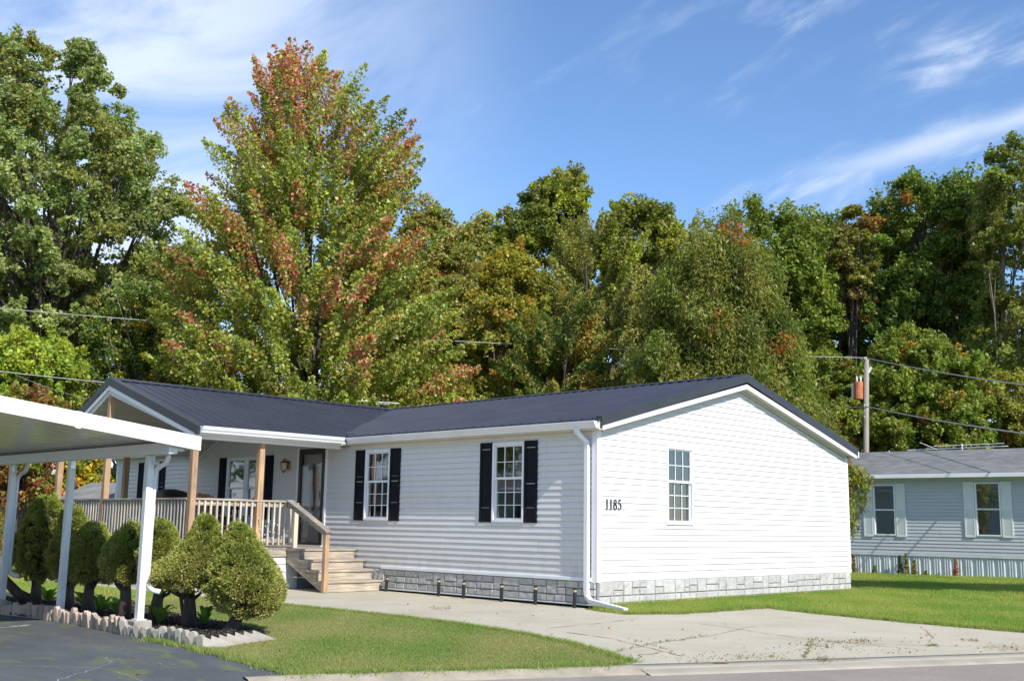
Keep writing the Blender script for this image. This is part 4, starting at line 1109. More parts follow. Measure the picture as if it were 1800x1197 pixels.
bi = 0
lab = ["square pale concrete pad under the nearest carport post", "square tan concrete pad under the middle carport post", "shaded concrete pad under the farther carport post", "concrete pad under the last carport post"]
for (x, zb) in cposts:
    m = MB(); w_ = 0.115; m.add([(x-w_,CPY-w_,-.02),(x+w_,CPY-w_,-.02),(x+w_,CPY+w_,-.02),(x-w_,CPY+w_,-.02),(x-w_*.93,CPY-w_*.93,zb),(x+w_*.93,CPY-w_*.93,zb),(x+w_*.93,CPY+w_*.93,zb),(x-w_*.93,CPY+w_*.93,zb)], [(0,3,2,1),(4,5,6,7),(0,1,5,4),(1,2,6,5),(2,3,7,6),(3,0,4,7)])
    o = m.build("post_pad", MT['block'], None, bevel=0.012, origin=(x, CPY, 0)); tag(o, lab[bi], "concrete pad", "concrete pads under the carport posts"); bi += 1

# ---- edging blocks along the bed
def scallop(name, loc, rz, lean, roll, h, wd, th, m_, shade, label, group, pointed=False):
    n = 9
    if pointed: prof = [(-wd/2, 0), (wd/2, 0), (wd/2, h*.25), (-wd/2, h)]
    else: prof = [(-wd/2, 0), (wd/2, 0)] + [(wd/2*math.cos(t), h - wd/2 + wd/2*math.sin(t)) for t in np.linspace(0, math.pi, n)]
    mb = MB(); mb.prism(prof, 1, -th/2, th/2, (shade, shade, shade*.98))
    o = mb.build(name, m_, None, bevel=0.006, origin=(0, 0, 0))
    o.location = loc; o.rotation_euler = (lean, roll, rz)
    tag(o, label, "edging block", group); return o
front = [(-3.82, -7.66), (-3.11, -7.55), (-2.70, -7.53), (-1.78, -7.50), (-0.52, -7.60), (0.07, -7.60), (0.87, -7.62), (1.30, -7.66)]
# walk along the polyline, one block every 10 cm
def walk(poly, step):
    out = []; carry = 0.0
    for i in range(len(poly)-1):
        a = np.array(poly[i]); b = np.array(poly[i+1]); L = np.linalg.norm(b-a); t = carry
        while t < L: out.append((a + (b-a)*t/L, math.atan2(b[1]-a[1], b[0]-a[0]))); t += step
        carry = t - L
    return out
left_run = [(-9.5, -7.45), (-6.2, -7.52), (-3.82, -7.62)]
for q, (p, a) in enumerate(walk(left_run, 0.105)):
    scallop("edging_block", (p[0], p[1], -0.015), a + random.uniform(-.15, .15), random.uniform(-.12, .1), random.uniform(-.08, .08), random.uniform(.14, .20), .098, .055, MT['pinkblock'], random.uniform(.75, 1.1),
            "shaded tan upright edging block left of the middle carport post", "shaded edging blocks left of the middle post")
for q, (p, a) in enumerate(walk(front[:5], 0.078)):
    scallop("edging_block", (p[0], p[1] + random.uniform(-.012, .012), -0.015), a + random.uniform(-.15, .15), random.uniform(-.10, .2), random.uniform(-.12, .12), random.uniform(.13, .20), .078, .055, MT['pinkblock'], random.uniform(.8, 1.2),
            "tan upright edging block between the two nearest carport posts", "tan edging blocks between the posts")
for q, (p, a) in enumerate(walk(front[4:], 0.078)):
    scallop("edging_block", (p[0], p[1] + random.uniform(-.012, .012), -0.02), a + random.uniform(.1, .5), random.uniform(-.15, .2), random.uniform(-.45, -.1), random.uniform(.12, .185), .085, .055, MT['block'], random.uniform(.7, 1.25),
            "pale rounded edging block tilted beside the asphalt, right of the near post", "pale rounded edging blocks right of the near post")
for q, (p, a) in enumerate(walk([(1.36, -7.56), (1.16, -7.10), (1.05, -6.72)], 0.135)):
    scallop("edging_block", (p[0], p[1], -0.01), a - 0.95, -0.25, 0.0, .12, .24, .06, MT['block'], random.uniform(.95, 1.15),
            "white wedge shaped edging block slanting at the lawn end of the bed", "white wedge edging blocks at the lawn end", pointed=True)

# ================================================================== foliage helpers
def unit(v): return v / (np.linalg.norm(v, axis=-1, keepdims=True) + 1e-9)
def leaves(centers, outdir, size, cols, droop=0.0, aspect=0.62, upbias=0.5, fold=True, nf=0.7):
    """rhombus leaves: centers (n,3), outdir (n,3) rough facing, size (n,)"""
    n = len(centers)
    nrm = unit(outdir * nf + rng.normal(0, 0.75, (n, 3)) + np.array([0, 0, upbias]))
    t = rng.normal(0, 1, (n, 3)) + outdir * 0.5; t[:, 2] -= droop * 2.0
    t = unit(t - nrm * np.sum(t * nrm, 1, keepdims=True)); b = np.cross(nrm, t)
    s = size[:, None]
    a0 = centers - t * s * 0.5; a2 = centers + t * s * 0.5
    a1 = centers + b * s * aspect * 0.5 - t * s * 0.08 + nrm * s * 0.08; a3 = centers - b * s * aspect * 0.5 - t * s * 0.08 + nrm * s * 0.08
    V = np.stack([a0, a1, a2, a3], 1).reshape(-1, 3)
    return V
def palette(n, pal, w, jit=0.18):
    pal = np.array(pal, float); idx = rng.choice(len(pal), n, p=np.array(w)/sum(w))
    return pal[idx]

def tree(name, label, group, D, spans, ncl, nleaf, lsize, pal, wts, style='round', rc=(0.7, 1.3), bark='bark', squash=1.0, accent=None, droop=0.0, base_z=0.0, limbs=26, trunk_r=0.3, depth=0.8, shell=0.45, trunk_px=None, ylow=None, core=True, gapfrac=0.0, dd=0.0):
    """spans: list of (photo row, left column, right column) of the outline; becomes a round crown standing D metres from the camera"""
    sp = sorted(spans)
    rows = np.array([s[0] for s in sp], float)
    cxs = np.array([(s[1]+s[2])/2 for s in sp]); hw = np.array([(s[2]-s[1])/2 for s in sp])
    cm = float(np.average(cxs, weights=hw)) if trunk_px is None else trunk_px
    base = far(cm, 925, D); base[2] = base_z
    root = thing(name, tuple(base), label, "tree", group)
    fwd = unit(np.array([base[0]-CAM[0], base[1]-CAM[1], 0.0])); side = np.array([fwd[1], -fwd[0], 0.0])
    def prof(row):
        return np.interp(row, rows, cxs), np.interp(row, rows, hw)
    # sample clump centres in the body of revolution
    wrow = np.linspace(rows[0], rows[-1], 200); ww = prof(wrow)[1] ** (0.95 if style == 'spike' else 1.3) + 4; ww /= ww.sum()
    pr = rng.choice(wrow, ncl, p=ww) + rng.uniform(-3, 3, ncl)
    th = rng.uniform(0, 2*math.pi, ncl); rad = rng.uniform(shell, 1.0, ncl) ** 0.6
    cx, h = prof(pr)
    scale = D / FPX / math.cos(0)            # metres per photo pixel at that distance
    # pixels off the optical axis stretch a little
    rcl = rng.uniform(rc[0], rc[1], ncl)
    if style == 'spike': rcl = np.minimum(rcl, 0.42*h*scale + 0.40)
    hpx = np.maximum(h - rcl / scale * (0.35 if style == 'spike' else 0.70), 2)
    C_ = np.zeros((ncl, 3)); out = np.zeros((ncl, 3))
    for i in range(ncl):
        u = math.cos(th[i]) * rad[i]; v = math.sin(th[i]) * rad[i]
        p = far(cx[i] + u * hpx[i], pr[i], D)
        p = p + fwd * (v * hpx[i] * scale * depth + dd)
        C_[i] = p; q = side * u + fwd * v; q[2] = 0.25 + (rows[-1]-pr[i])/(rows[-1]-rows[0]) * 0.8 * (1 if style != 'droop' else 0.5)
        out[i] = q
    out = unit(out)
    ztop = C_[:, 2].max(); zlow = max(C_[:, 2].min(), base_z + 0.6)
    # leaves
    wcl = rcl ** 2 * rng.uniform(0.5, 1.5, ncl); wcl /= wcl.sum()
    ci = rng.choice(ncl, nleaf, p=wcl)
    d = unit(rng.normal(0, 1, (nleaf, 3))); 
    rr = rng.uniform(0, 1, nleaf) ** 0.45
    if style == 'spike':
        L = rng.uniform(-1.0, 1.0, nleaf); w_ = (1 - np.abs(L)) * 0.55 + 0.12
        off = out[ci] * (L * rcl[ci] * 1.25)[:, None] + d * (rr * rcl[ci] * w_ * 0.85)[:, None]
    elif style == 'droop':
        off = d * (rr * rcl[ci])[:, None] * np.array([0.8, 0.8, 1.15])
    else:
        K = 9; sub_ = unit(rng.normal(0, 1, (ncl, K, 3))) * rng.uniform(0.45, 1.0, (ncl, K, 1)); sub_[:, :, 2] = sub_[:, :, 2] * 0.75 + 0.12
        sk = rng.integers(0, K, nleaf); off = (sub_[ci, sk] * 0.85 + d * (rr * 0.34)[:, None]) * rcl[ci][:, None]
        inner = rng.uniform(0, 1, nleaf) < 0.16; off = np.where(inner[:, None], off * 0.3 + (np.array(base) * [1, 1, 0] - C_[ci] * [1, 1, 0]) * rng.uniform(0.1, 0.8, (nleaf, 1)), off)
    P = C_[ci] + off
    if style == "round": off = off * rng.uniform(0.65, 1.35, (ncl, 3))[ci]
    P = C_[ci] + off
    clv = rng.uniform(0.72, 1.25, ncl)         # clump to clump brightness of the leaf itself
    base_c = palette(nleaf, pal, wts)
    cp_ = palette(ncl, pal, wts)
    mixv = rng.uniform(0, 1, nleaf)[:, None]
    col = np.where(mixv < 0.6, cp_[ci], base_c) * clv[ci][:, None]
    if accent is not None:
        col = accent(col, ci, C_, P, ncl, ztop, base)
    col = col * rng.uniform(0.78, 1.22, nleaf)[:, None]
    sz = lsize * rng.uniform(0.65, 1.3, nleaf)
    outl = unit(off + out[ci] * 0.4)
    V = leaves(P, outl, sz, col, droop=droop, aspect=0.30 if style == 'droop' else 0.66, upbias=0.45, nf=0.35)
    keep = np.repeat(P[:, 2] > base_z + 0.05, 4)
    V = V[keep]; col = col[P[:, 2] > base_z + 0.05]
    np_mesh("crown", V, 4, np.clip(col * np.array([2.15, 2.06, 1.72]), 0.004, 0.8), MT['leaf'], root)
    # trunk and limbs
    tb = MB(); top = C_[np.argmax(C_[:, 2])]; zt_ = base_z + (ztop - base_z) * 0.9
    N = 9; pts = []; rd = []
    wob = rng.normal(0, trunk_r*0.45, (N, 2)); wob[0] = 0
    for i in range(N):
        t = i / (N-1); pts.append((base[0] + (top[0]-base[0])*t*t*0.8 + wob[i,0]*t, base[1] + (top[1]-base[1])*t*t*0.8 + wob[i,1]*t, base_z + (zt_-base_z)*t)); rd.append(trunk_r * (1.25 if i == 0 else 1) * (1 - 0.88*t) + 0.02)
    tb.tube(pts, rd, 10)
    order = rng.permutation(ncl)[:limbs]
    for i in order:
        c = C_[i]; t = min(max(((c[2] - base_z) / (zt_ - base_z)) * rng.uniform(0.35, 0.75), 0.08), 0.93); k = t * (N-1); a = int(k); f = k - a
        p0 = np.array(pts[a]) * (1-f) + np.array(pts[min(a+1, N-1)]) * f; r0 = rd[a] * 0.45
        mid = p0*0.5 + c*0.5 + np.array([0, 0, -0.08*np.linalg.norm(c-p0)]) + rng.normal(0, 0.15, 3)
        q1 = p0*0.78 + mid*0.22*1.0 + np.array([0, 0, 0.0]); 
        tb.tube([p0, p0*0.5+mid*0.5, mid, mid*0.45+c*0.55, c + out[i]*0.3], [r0, r0*0.75, r0*0.5, r0*0.3, 0.012], 6)
        for s2 in range(2):
            e = c + rng.normal(0, 0.45, 3) * rcl[i]; tb.tube([mid*0.5+c*0.5, (mid*0.5+c*0.5)*0.5+e*0.5+rng.normal(0, .08, 3), e], [r0*0.28, r0*0.16, 0.008], 5)
    tb.build("trunk", MT[bark], root, smooth=True)
    return root

GRN = (0.085, 0.125, 0.022); DGR = (0.045, 0.080, 0.018); YGR = (0.180, 0.210, 0.030); OLV = (0.135, 0.140, 0.040); YEL = (0.36, 0.27, 0.025); ORG_ = (0.38, 0.145, 0.025); RED = (0.36, 0.060, 0.045); PNK = (0.50, 0.16, 0.13); BRN = (0.16, 0.085, 0.035); OAK = (0.110, 0.150, 0.055); PAL = (0.30, 0.31, 0.20)

def maple_accent(col, ci, C_, P, ncl, ztop, base):
    # the reddening: whole sprays near the top left and a scatter of single sprays turn red and pink
    side = np.array([_r0[0], _r0[1], 0])
    s = (C_ - base) @ side; z = C_[:, 2]
    pr_ = np.clip((z / ztop - 0.70) * 4.5, 0, 1) * np.clip(0.42 - s / 1.7, 0.0, 0.92) + 0.11 + 0.12 * (np.abs(z/ztop - 0.60) < 0.08) 
    red = rng.uniform(0, 1, ncl) < pr_
    k = red[ci]
    zz = (P - C_[ci])[:, 2]
    n = len(ci); tip = rng.uniform(0, 1, n) < 0.62
    m_ = k & tip
    rc_ = palette(n, [(0.26, 0.065, 0.055), (0.34, 0.16, 0.145), (0.23, 0.11, 0.06), (0.29, 0.10, 0.09)], [2.5, 3.4, 1.0, 3])
    col = np.where(m_[:, None], rc_, col)
    sp = rng.uniform(0, 1, n)
    col = np.where((sp < 0.05)[:, None], np.array(PAL), col)        # pale leaf undersides
    col = np.where(((sp > 0.985))[:, None], np.array((0.25, 0.12, 0.03)), col)
    return col
def patch_accent(c, frac):
    def f(col, ci, C_, P, ncl, ztop, base):
        m_ = (rng.uniform(0, 1, ncl) < frac)[ci] & (rng.uniform(0, 1, len(ci)) < 0.7)
        return np.where(m_[:, None], np.array(c), col)
    return f

TG = "trees of the wood behind the homes"
tree("oak_tree", "tall spreading green oak filling the left edge of the view", TG, 54, [(80, -10, 175), (130, -110, 225), (190, -160, 262), (260, -190, 285), (310, -200, 335), (360, -200, 352), (430, -210, 335), (520, -200, 315), (600, -150, 290)], 330, 165000, 0.185,
     [(0.125, 0.160, 0.065), GRN, (0.165, 0.195, 0.085), OAK], [5, 1, 4, 2], rc=(0.45, 1.15), limbs=70, trunk_r=0.5, trunk_px=50, accent=patch_accent(OLV, 0.15), shell=0.5)
tree("maple_tree", "tall maple behind the porch, turning red and pink at its top and in sprays", TG, 42, [(98, 505, 532), (125, 480, 560), (155, 455, 610), (195, 425, 675), (245, 375, 735), (290, 372, 730), (360, 345, 735), (430, 310, 760), (500, 285, 785), (580, 278, 805), (650, 268, 825), (700, 270, 840), (750, 275, 840)], 900, 225000, 0.14,
     [(0.130, 0.165, 0.034), (0.175, 0.205, 0.045), (0.090, 0.130, 0.026), (0.155, 0.155, 0.045), (0.18, 0.14, 0.04)], [5, 5, 2, 2, 0.8], style='spike', rc=(0.5, 1.15), limbs=90, trunk_r=0.28, accent=maple_accent, shell=0.25, trunk_px=545)
tree("oak_tree", "olive brown tree right behind the red topped maple", TG, 52, [(375, 705, 790), (420, 690, 835), (480, 680, 860), (560, 690, 880), (650, 700, 890), (730, 700, 890)], 152, 60900, 0.18, [OLV, (0.17, 0.15, 0.055), GRN, BRN], [5, 3, 2, 1], rc=(0.50, 1.10), limbs=20)
tree("yellow_maple_tree", "yellow and orange tree in the middle, between the red maple and the tall green tree", TG, 46, [(430, 870, 930), (470, 830, 965), (540, 800, 975), (620, 790, 980), (700, 780, 960), (740, 780, 960)], 161, 58000, 0.16, [(0.195, 0.165, 0.025), (0.165, 0.165, 0.03), (0.19, 0.12, 0.03), (0.125, 0.145, 0.03), OLV], [2.5, 3, .8, 4, 2], rc=(0.37, 0.94), limbs=20, shell=0.3)
tree("hickory_tree", "tall dark green tree with the highest knobby top in the middle of the skyline", TG, 57, [(308, 990, 1025), (345, 890, 1040), (390, 858, 1052), (450, 850, 1060), (530, 860, 1070), (620, 880, 1080), (720, 880, 1080)], 209, 87000, 0.20, [(0.10, 0.125, 0.025), OLV, YGR, DGR], [4, 3, 2, 2], rc=(0.50, 1.10), limbs=24, accent=patch_accent(YGR, 0.15))
tree("hickory_tree", "rounded green tree just right of the highest knobby top", TG, 57, [(348, 1085, 1140), (375, 1050, 1190), (420, 1040, 1215), (500, 1040, 1220), (600, 1050, 1230), (720, 1050, 1230)], 180, 72500, 0.20, [(0.12, 0.135, 0.03), OLV, YGR, GRN], [4, 3, 2, 2], rc=(0.50, 1.10), limbs=22)
tree("willow_tree", "fine leaved olive tree standing in front of the knobby skyline trees", TG, 47, [(400, 1010, 1080), (440, 970, 1140), (520, 930, 1180), (600, 910, 1190), (680, 900, 1200), (740, 900, 1200)], 149, 101500, 0.115, [OLV, (0.15, 0.155, 0.05), (0.11, 0.125, 0.04), YGR], [4, 3, 3, 1], style='spike', rc=(0.6, 1.1), limbs=26, shell=0.35)
tree("cedar_tree", "rusty tinged conifer rising over the middle of the home's ridge", TG, 41, [(520, 990, 1010), (560, 940, 1050), (620, 880, 1070), (680, 860, 1080), (730, 850, 1080)], 126, 75400, 0.11, [(0.085, 0.105, 0.025), (0.20, 0.13, 0.03), DGR, OLV], [4, 2, 3, 2], style='spike', rc=(0.5, 0.95), limbs=20, shell=0.3)
tree("cherry_tree", "broad tree with long drooping leaves over the right half of the metal roof", TG, 38, [(378, 1270, 1300), (410, 1210, 1330), (460, 1160, 1375), (520, 1130, 1400), (590, 1110, 1420), (660, 1080, 1440), (720, 1075, 1470), (800, 1075, 1485)], 287, 137750, 0.17, [(0.105, 0.130, 0.035), OLV, GRN, (0.155, 0.155, 0.05), DGR], [4, 3, 2, 2, 2], style='droop', droop=0.8, rc=(0.5, 0.95), limbs=40, trunk_r=0.22, accent=patch_accent((0.24, 0.07, 0.02), 0.015), shell=0.35)
tree("oak_tree", "green oak on the skyline behind the drooping leaved tree", TG, 58, [(368, 1300, 1360), (400, 1265, 1450), (450, 1260, 1475), (560, 1270, 1480), (700, 1300, 1480)], 103, 60900, 0.20, [(0.10, 0.135, 0.03), GRN, YGR], [4, 3, 1], rc=(0.8, 1.3), limbs=18)
tree("sumac_tree", "small reddish brown topped tree on the skyline left of the tall right hand oaks", TG, 59, [(368, 1480, 1520), (400, 1455, 1540), (460, 1450, 1550), (540, 1450, 1550)], 60, 17400, 0.19, [(0.13, 0.075, 0.04), GRN, OLV], [1.5, 2, 4], rc=(0.31, 0.77), limbs=12)
tree("oak_tree", "large dark oak with scattered rust red sprays behind the utility pole", TG, 61, [(302, 1610, 1660), (330, 1550, 1740), (380, 1500, 1760), (450, 1465, 1770), (540, 1450, 1760), (620, 1470, 1750), (700, 1490, 1750)], 285, 116000, 0.19, [(0.085, 0.120, 0.025), DGR, GRN, OLV], [4, 3, 3, 1], rc=(0.50, 1.19), limbs=40, trunk_r=0.35, accent=patch_accent((0.20, 0.075, 0.025), 0.04), shell=0.45)
tree("elm_tree", "tall airy tree with pale bare trunk showing at the right edge", TG, 57, [(255, 1740, 1830), (300, 1710, 1890), (380, 1700, 1930), (480, 1690, 1950), (580, 1690, 1950), (660, 1700, 1950)], 228, 66700, 0.18, [(0.10, 0.13, 0.035), OLV, GRN, (0.14, 0.15, 0.06)], [3, 3, 3, 1], rc=(0.37, 0.98), bark='pbark', limbs=40, trunk_r=0.26, trunk_px=1765, shell=0.4)
tree("sassafras_tree", "yellow green young tree with orange tips behind the rusty transformer", TG, 51, [(585, 1560, 1640), (630, 1510, 1720), (690, 1480, 1760), (760, 1470, 1780), (830, 1470, 1780)], 319, 105560, 0.15, [(0.125, 0.155, 0.03), (0.105, 0.14, 0.03), GRN, (0.20, 0.125, 0.03)], [4, 3, 3, .8], rc=(0.31, 0.81), limbs=24, trunk_r=0.14, shell=0.3)
tree("sassafras_tree", "low yellowing tree over the grey shingle roof at the right edge", TG, 52, [(675, 1730, 1850), (720, 1680, 1930), (780, 1650, 1950), (840, 1650, 1950)], 228, 73950, 0.14, [(0.15, 0.155, 0.03), (0.12, 0.145, 0.03), OLV, (0.19, 0.11, 0.03)], [4, 3, 3, .5], rc=(0.28, 0.72), limbs=16, trunk_r=0.12, shell=0.3)
tree("sassafras_tree", "bushy orange flecked tree between the white gable and the utility pole", TG, 50, [(625, 1430, 1500), (680, 1390, 1550), (760, 1390, 1580), (830, 1400, 1580)], 186, 60899, 0.14, [GRN, OLV, (0.20, 0.115, 0.03), (0.13, 0.16, 0.03)], [4, 3, .8, 2], rc=(0.28, 0.72), limbs=14, trunk_r=0.12, shell=0.3)
tree("ash_tree", "bright green low crown behind the white carport at far left", TG, 38, [(585, 20, 90), (610, -60, 140), (650, -120, 160), (700, -120, 150), (750, -120, 140)], 142, 49300, 0.15, [YGR, (0.14, 0.20, 0.035), GRN], [4, 4, 2], rc=(0.31, 0.77), limbs=16, trunk_r=0.16)
tree("sumac_tree", "orange and red leaved tree seen under the carport roof at far left", TG, 34, [(690, 20, 100), (720, -60, 125), (780, -80, 120), (850, -80, 100), (880, -80, 95)], 161, 37700, 0.125, [(0.17, 0.075, 0.045), (0.17, 0.09, 0.03), (0.14, 0.045, 0.035), (0.16, 0.12, 0.03), OLV, GRN], [4, 2, 1.5, 2, 4, 3], rc=(0.25, 0.64), limbs=22, trunk_r=0.12, shell=0.25)
tree("hawthorn_tree", "yellow flecked small tree left of the far end of the home", TG, 36, [(770, 120, 180), (800, 95, 195), (840, 90, 200), (880, 90, 200)], 114, 29000, 0.12, [YEL, GRN, YGR, (0.34, 0.12, 0.03)], [2, 4, 4, 1], rc=(0.22, 0.59), limbs=16, trunk_r=0.1, shell=0.25)
tree("locust_tree", "half bare dark tree with arching grey limbs between the oak and the maple", TG, 45, [(520, 180, 330), (580, 130, 350), (640, 100, 360), (700, 90, 360), (780, 90, 360)], 180, 49300, 0.13, [DGR, (0.07, 0.085, 0.02), YEL, OLV], [5, 3, 1, 2], rc=(0.31, 0.85), bark='pbark', limbs=60, trunk_r=0.2, shell=0.2, trunk_px=230)
tree("young_cherry_tree", "low leafy tree whose branch tips poke past the gable's back corner", TG, 30, [(822, 1440, 1512), (848, 1430, 1550), (876, 1430, 1548), (898, 1430, 1522), (960, 1440, 1490)], 52, 5220, 0.15, [GRN, OLV, YGR, (0.26, 0.13, 0.03)], [4, 3, 2, 1], style='droop', droop=0.8, rc=(0.2, 0.4), limbs=30, trunk_r=0.06, shell=0.3)
# trees beyond the frame: their shade crosses the side lawn, and the windows mirror the others
def world_tree(x, y, rx, ry, z0, z1, n, label):
    root = thing("street_tree", (x, y, 0), label, "tree", "trees across the street")
    c = np.array([x, y, (z0+z1)/2]); d = unit(rng.normal(0, 1, (n, 3))); d *= (rng.uniform(0, 1, n) ** 0.4)[:, None]
    lump = 1 + 0.16*np.sin(d[:, 0]*9) * np.cos(d[:, 2]*8 + d[:, 1]*6)
    P = c + d * np.array([rx, ry, (z1-z0)/2]) * lump[:, None]
    col = palette(n, [GRN, DGR, OLV, YGR], [3, 2, 2, 1]) * rng.uniform(0.8, 1.2, n)[:, None]
    col = col * 1.4
    np_mesh("crown", leaves(P, unit(d), 0.32*rng.uniform(.7, 1.3, n), col), 4, col, MT['leaf'], root)
    t = MB(); t.tube([(x, y, 0), (x+.2, y, z0), (x, y, z1*.8)], [0.3, 0.25, 0.05], 8); t.build("trunk", MT['bark'], root, smooth=True)
world_tree(-36, -30, 6, 6, 3, 13, 16000, "tall tree across the street behind the carport")
world_tree(-50, -22, 7, 7, 3, 15, 14000, "tallest tree across the street, farthest from the home")

for (pxc, hwid, top, Dd, lab_, pal_) in (
    (300, 110, 430, 60, "dark backing tree in the gap between the left oak and the maple", [DGR, GRN, OLV]),
    (690, 100, 430, 62, "olive backing tree seen past the maple's right shoulder", [OLV, GRN, (0.16, 0.14, 0.045)]),
    (830, 90, 395, 64, "backing tree left of the highest knobby top", [OLV, (0.17, 0.15, 0.04), GRN]),
    (1210, 100, 395, 66, "green backing tree above the middle of the main roof", [GRN, OLV, (0.12, 0.14, 0.035)]),
    (1450, 95, 385, 66, "green backing tree left of the utility pole", [GRN, OLV, DGR]),
    (1660, 120, 330, 68, "green backing tree right of the utility pole", [GRN, DGR, OLV]),
    (60, 150, 420, 62, "dark backing tree low behind the left oak", [DGR, GRN, OLV])):
    tree("backing_tree", lab_, TG, Dd, [(top, pxc-hwid*0.4, pxc+hwid*0.4), (top+45, pxc-hwid*0.85, pxc+hwid*0.85), (top+120, pxc-hwid, pxc+hwid), (720, pxc-hwid, pxc+hwid)], 170, 52000, 0.23, pal_, [3, 2, 2], rc=(0.6, 1.3), limbs=14)

def shadow_caster_tree(x, y, label):  # added out of view, crown shaped to cast the strip of lawn shadow
    root = thing("shadow_caster_tree", (x, y, 0), label, "tree", "unseen trees added for the lawn shadow")
    n = 9000; c = np.array([x, y, 7.1]); d = unit(rng.normal(0, 1, (n, 3))) * (rng.uniform(0, 1, n) ** 0.45)[:, None]
    P = c + d * np.array([1.9, 1.55, 1.4]) * (1 + 0.12*np.sin(d[:, 0]*7+d[:, 1]*5))[:, None]
    col = palette(n, [GRN, OLV], [3, 2])
    np_mesh("crown", leaves(P, unit(d), 0.24*rng.uniform(.7, 1.3, n), col), 4, col, MT['leaf'], root)
    t = MB(); t.tube([(x, y, 0), (x+.1, y, 4), (x, y, 7.5)], [0.12, 0.10, 0.04], 8); t.build("trunk", MT['bark'], root, smooth=True)
shadow_caster_tree(7.4, 10.0, "unseen tree added for its lawn shadow, nearest the white gable")
shadow_caster_tree(9.6, 11.2, "middle unseen tree added for its lawn shadow")
shadow_caster_tree(11.9, 12.5, "unseen tree added for its lawn shadow, farthest from the gable")

def far_home(x0, x1, y0, y1, h, rh, label):
    root = thing("street_home", ((x0+x1)/2, (y0+y1)/2, 0), label, "house")
    m = MB(); m.box(x0, x1, y0, y1, 0, h); m.build("wall", MT['siding'], root)
    m = MB(); ym = (y0+y1)/2; m.prism([(y0-.3, h), (y1+.3, h), (ym, h+rh)], 0, x0-.3, x1+.3); m.build("roof", MT['shingle'], root)
    for k in range(4):
        xc = x0 + (x1-x0)*(k+.5)/4; m = MB(); m.box(xc-.45, xc+.45, y1, y1+.03, 1.1, 2.3); m.build("window", MT['glass'], root)
far_home(-44, -18, -34, -27, 2.8, 1.2, "pale home across the street, mirrored in the front windows")

# far mass of woodland behind everything
n = 90000
azr = rng.uniform(math.radians(-82), math.radians(-8), n); Dw = rng.uniform(66, 84, n)
th_ = azr; hh_ = 6.5 + 3.0*np.sin(azr*17) + 2.0*np.sin(azr*41+1)
zz_ = rng.uniform(0, 1, n) ** 0.8 * hh_
P = np.stack([CAM[0] + np.sin(th_)*Dw, CAM[1] + np.cos(th_)*Dw, zz_], 1)
col = palette(n, [DGR, GRN, OLV, (0.16, 0.12, 0.03)], [4, 3, 2, 1]) * rng.uniform(.7, 1.2, n)[:, None]
o = np_mesh("woodland", leaves(P, np.tile(np.array([0.6, -0.6, 0.3]), (n, 1)), 0.45*rng.uniform(.7, 1.4, n), col), 4, col*1.5, MT['leaf'], None)
tag(o, "dense far woodland filling the gaps behind the separate trees", "woodland", None, "stuff")
# yellow bush rows at far left behind the spruces
def bush(name, c, r, n, pal, w_, label, size=0.07, group=None, cat="shrub"):
    root = thing(name, (c[0], c[1], 0), label, cat, group)
    c = np.array(c, float)
    ncl = 26; cc = unit(rng.normal(0, 1, (ncl, 3))) * rng.uniform(.4, .85, (ncl, 1)); cc[:, 2] = np.abs(cc[:, 2])
    ci = rng.integers(0, ncl, n); d = unit(rng.normal(0, 1, (n, 3))) * (rng.uniform(0, 1, n) ** .5)[:, None]
    P = c + (cc[ci] + d * 0.38) * np.array(r); P[:, 2] = np.maximum(P[:, 2], 0.04)
    col = palette(ncl, pal, w_)[ci] * 0.5 + palette(n, pal, w_) * 0.5; col *= rng.uniform(.75, 1.25, n)[:, None]
    np_mesh("foliage", leaves(P, unit(cc[ci] + d), size*rng.uniform(.7, 1.3, n), col), 4, col, MT['leaf'], root)
    t = MB()
    for k in range(9):
        e = c + cc[k] * np.array(r); t.tube([(c[0], c[1], 0), (c[0]*.5+e[0]*.5, c[1]*.5+e[1]*.5, e[2]*.4), tuple(e)], [0.03, 0.02, 0.006], 5)
    t.build("stem", MT['bark'], root)
    return root
bush("golden_shrub", (-12.6, -6.2, 0.5), (1.6, 1.1, 1.1), 16000, [YEL, YGR, (0.30, 0.26, 0.04), ORG_], [3, 4, 3, .5], "yellow green shrub behind the leftmost carport posts")
bush("golden_shrub", (-15.6, -4.3, 0.5), (2.0, 1.3, 1.3), 16000, [YEL, YGR, (0.34, 0.18, 0.04), GRN], [2, 4, 2, 1], "larger yellowing shrub farther back left of the deck")

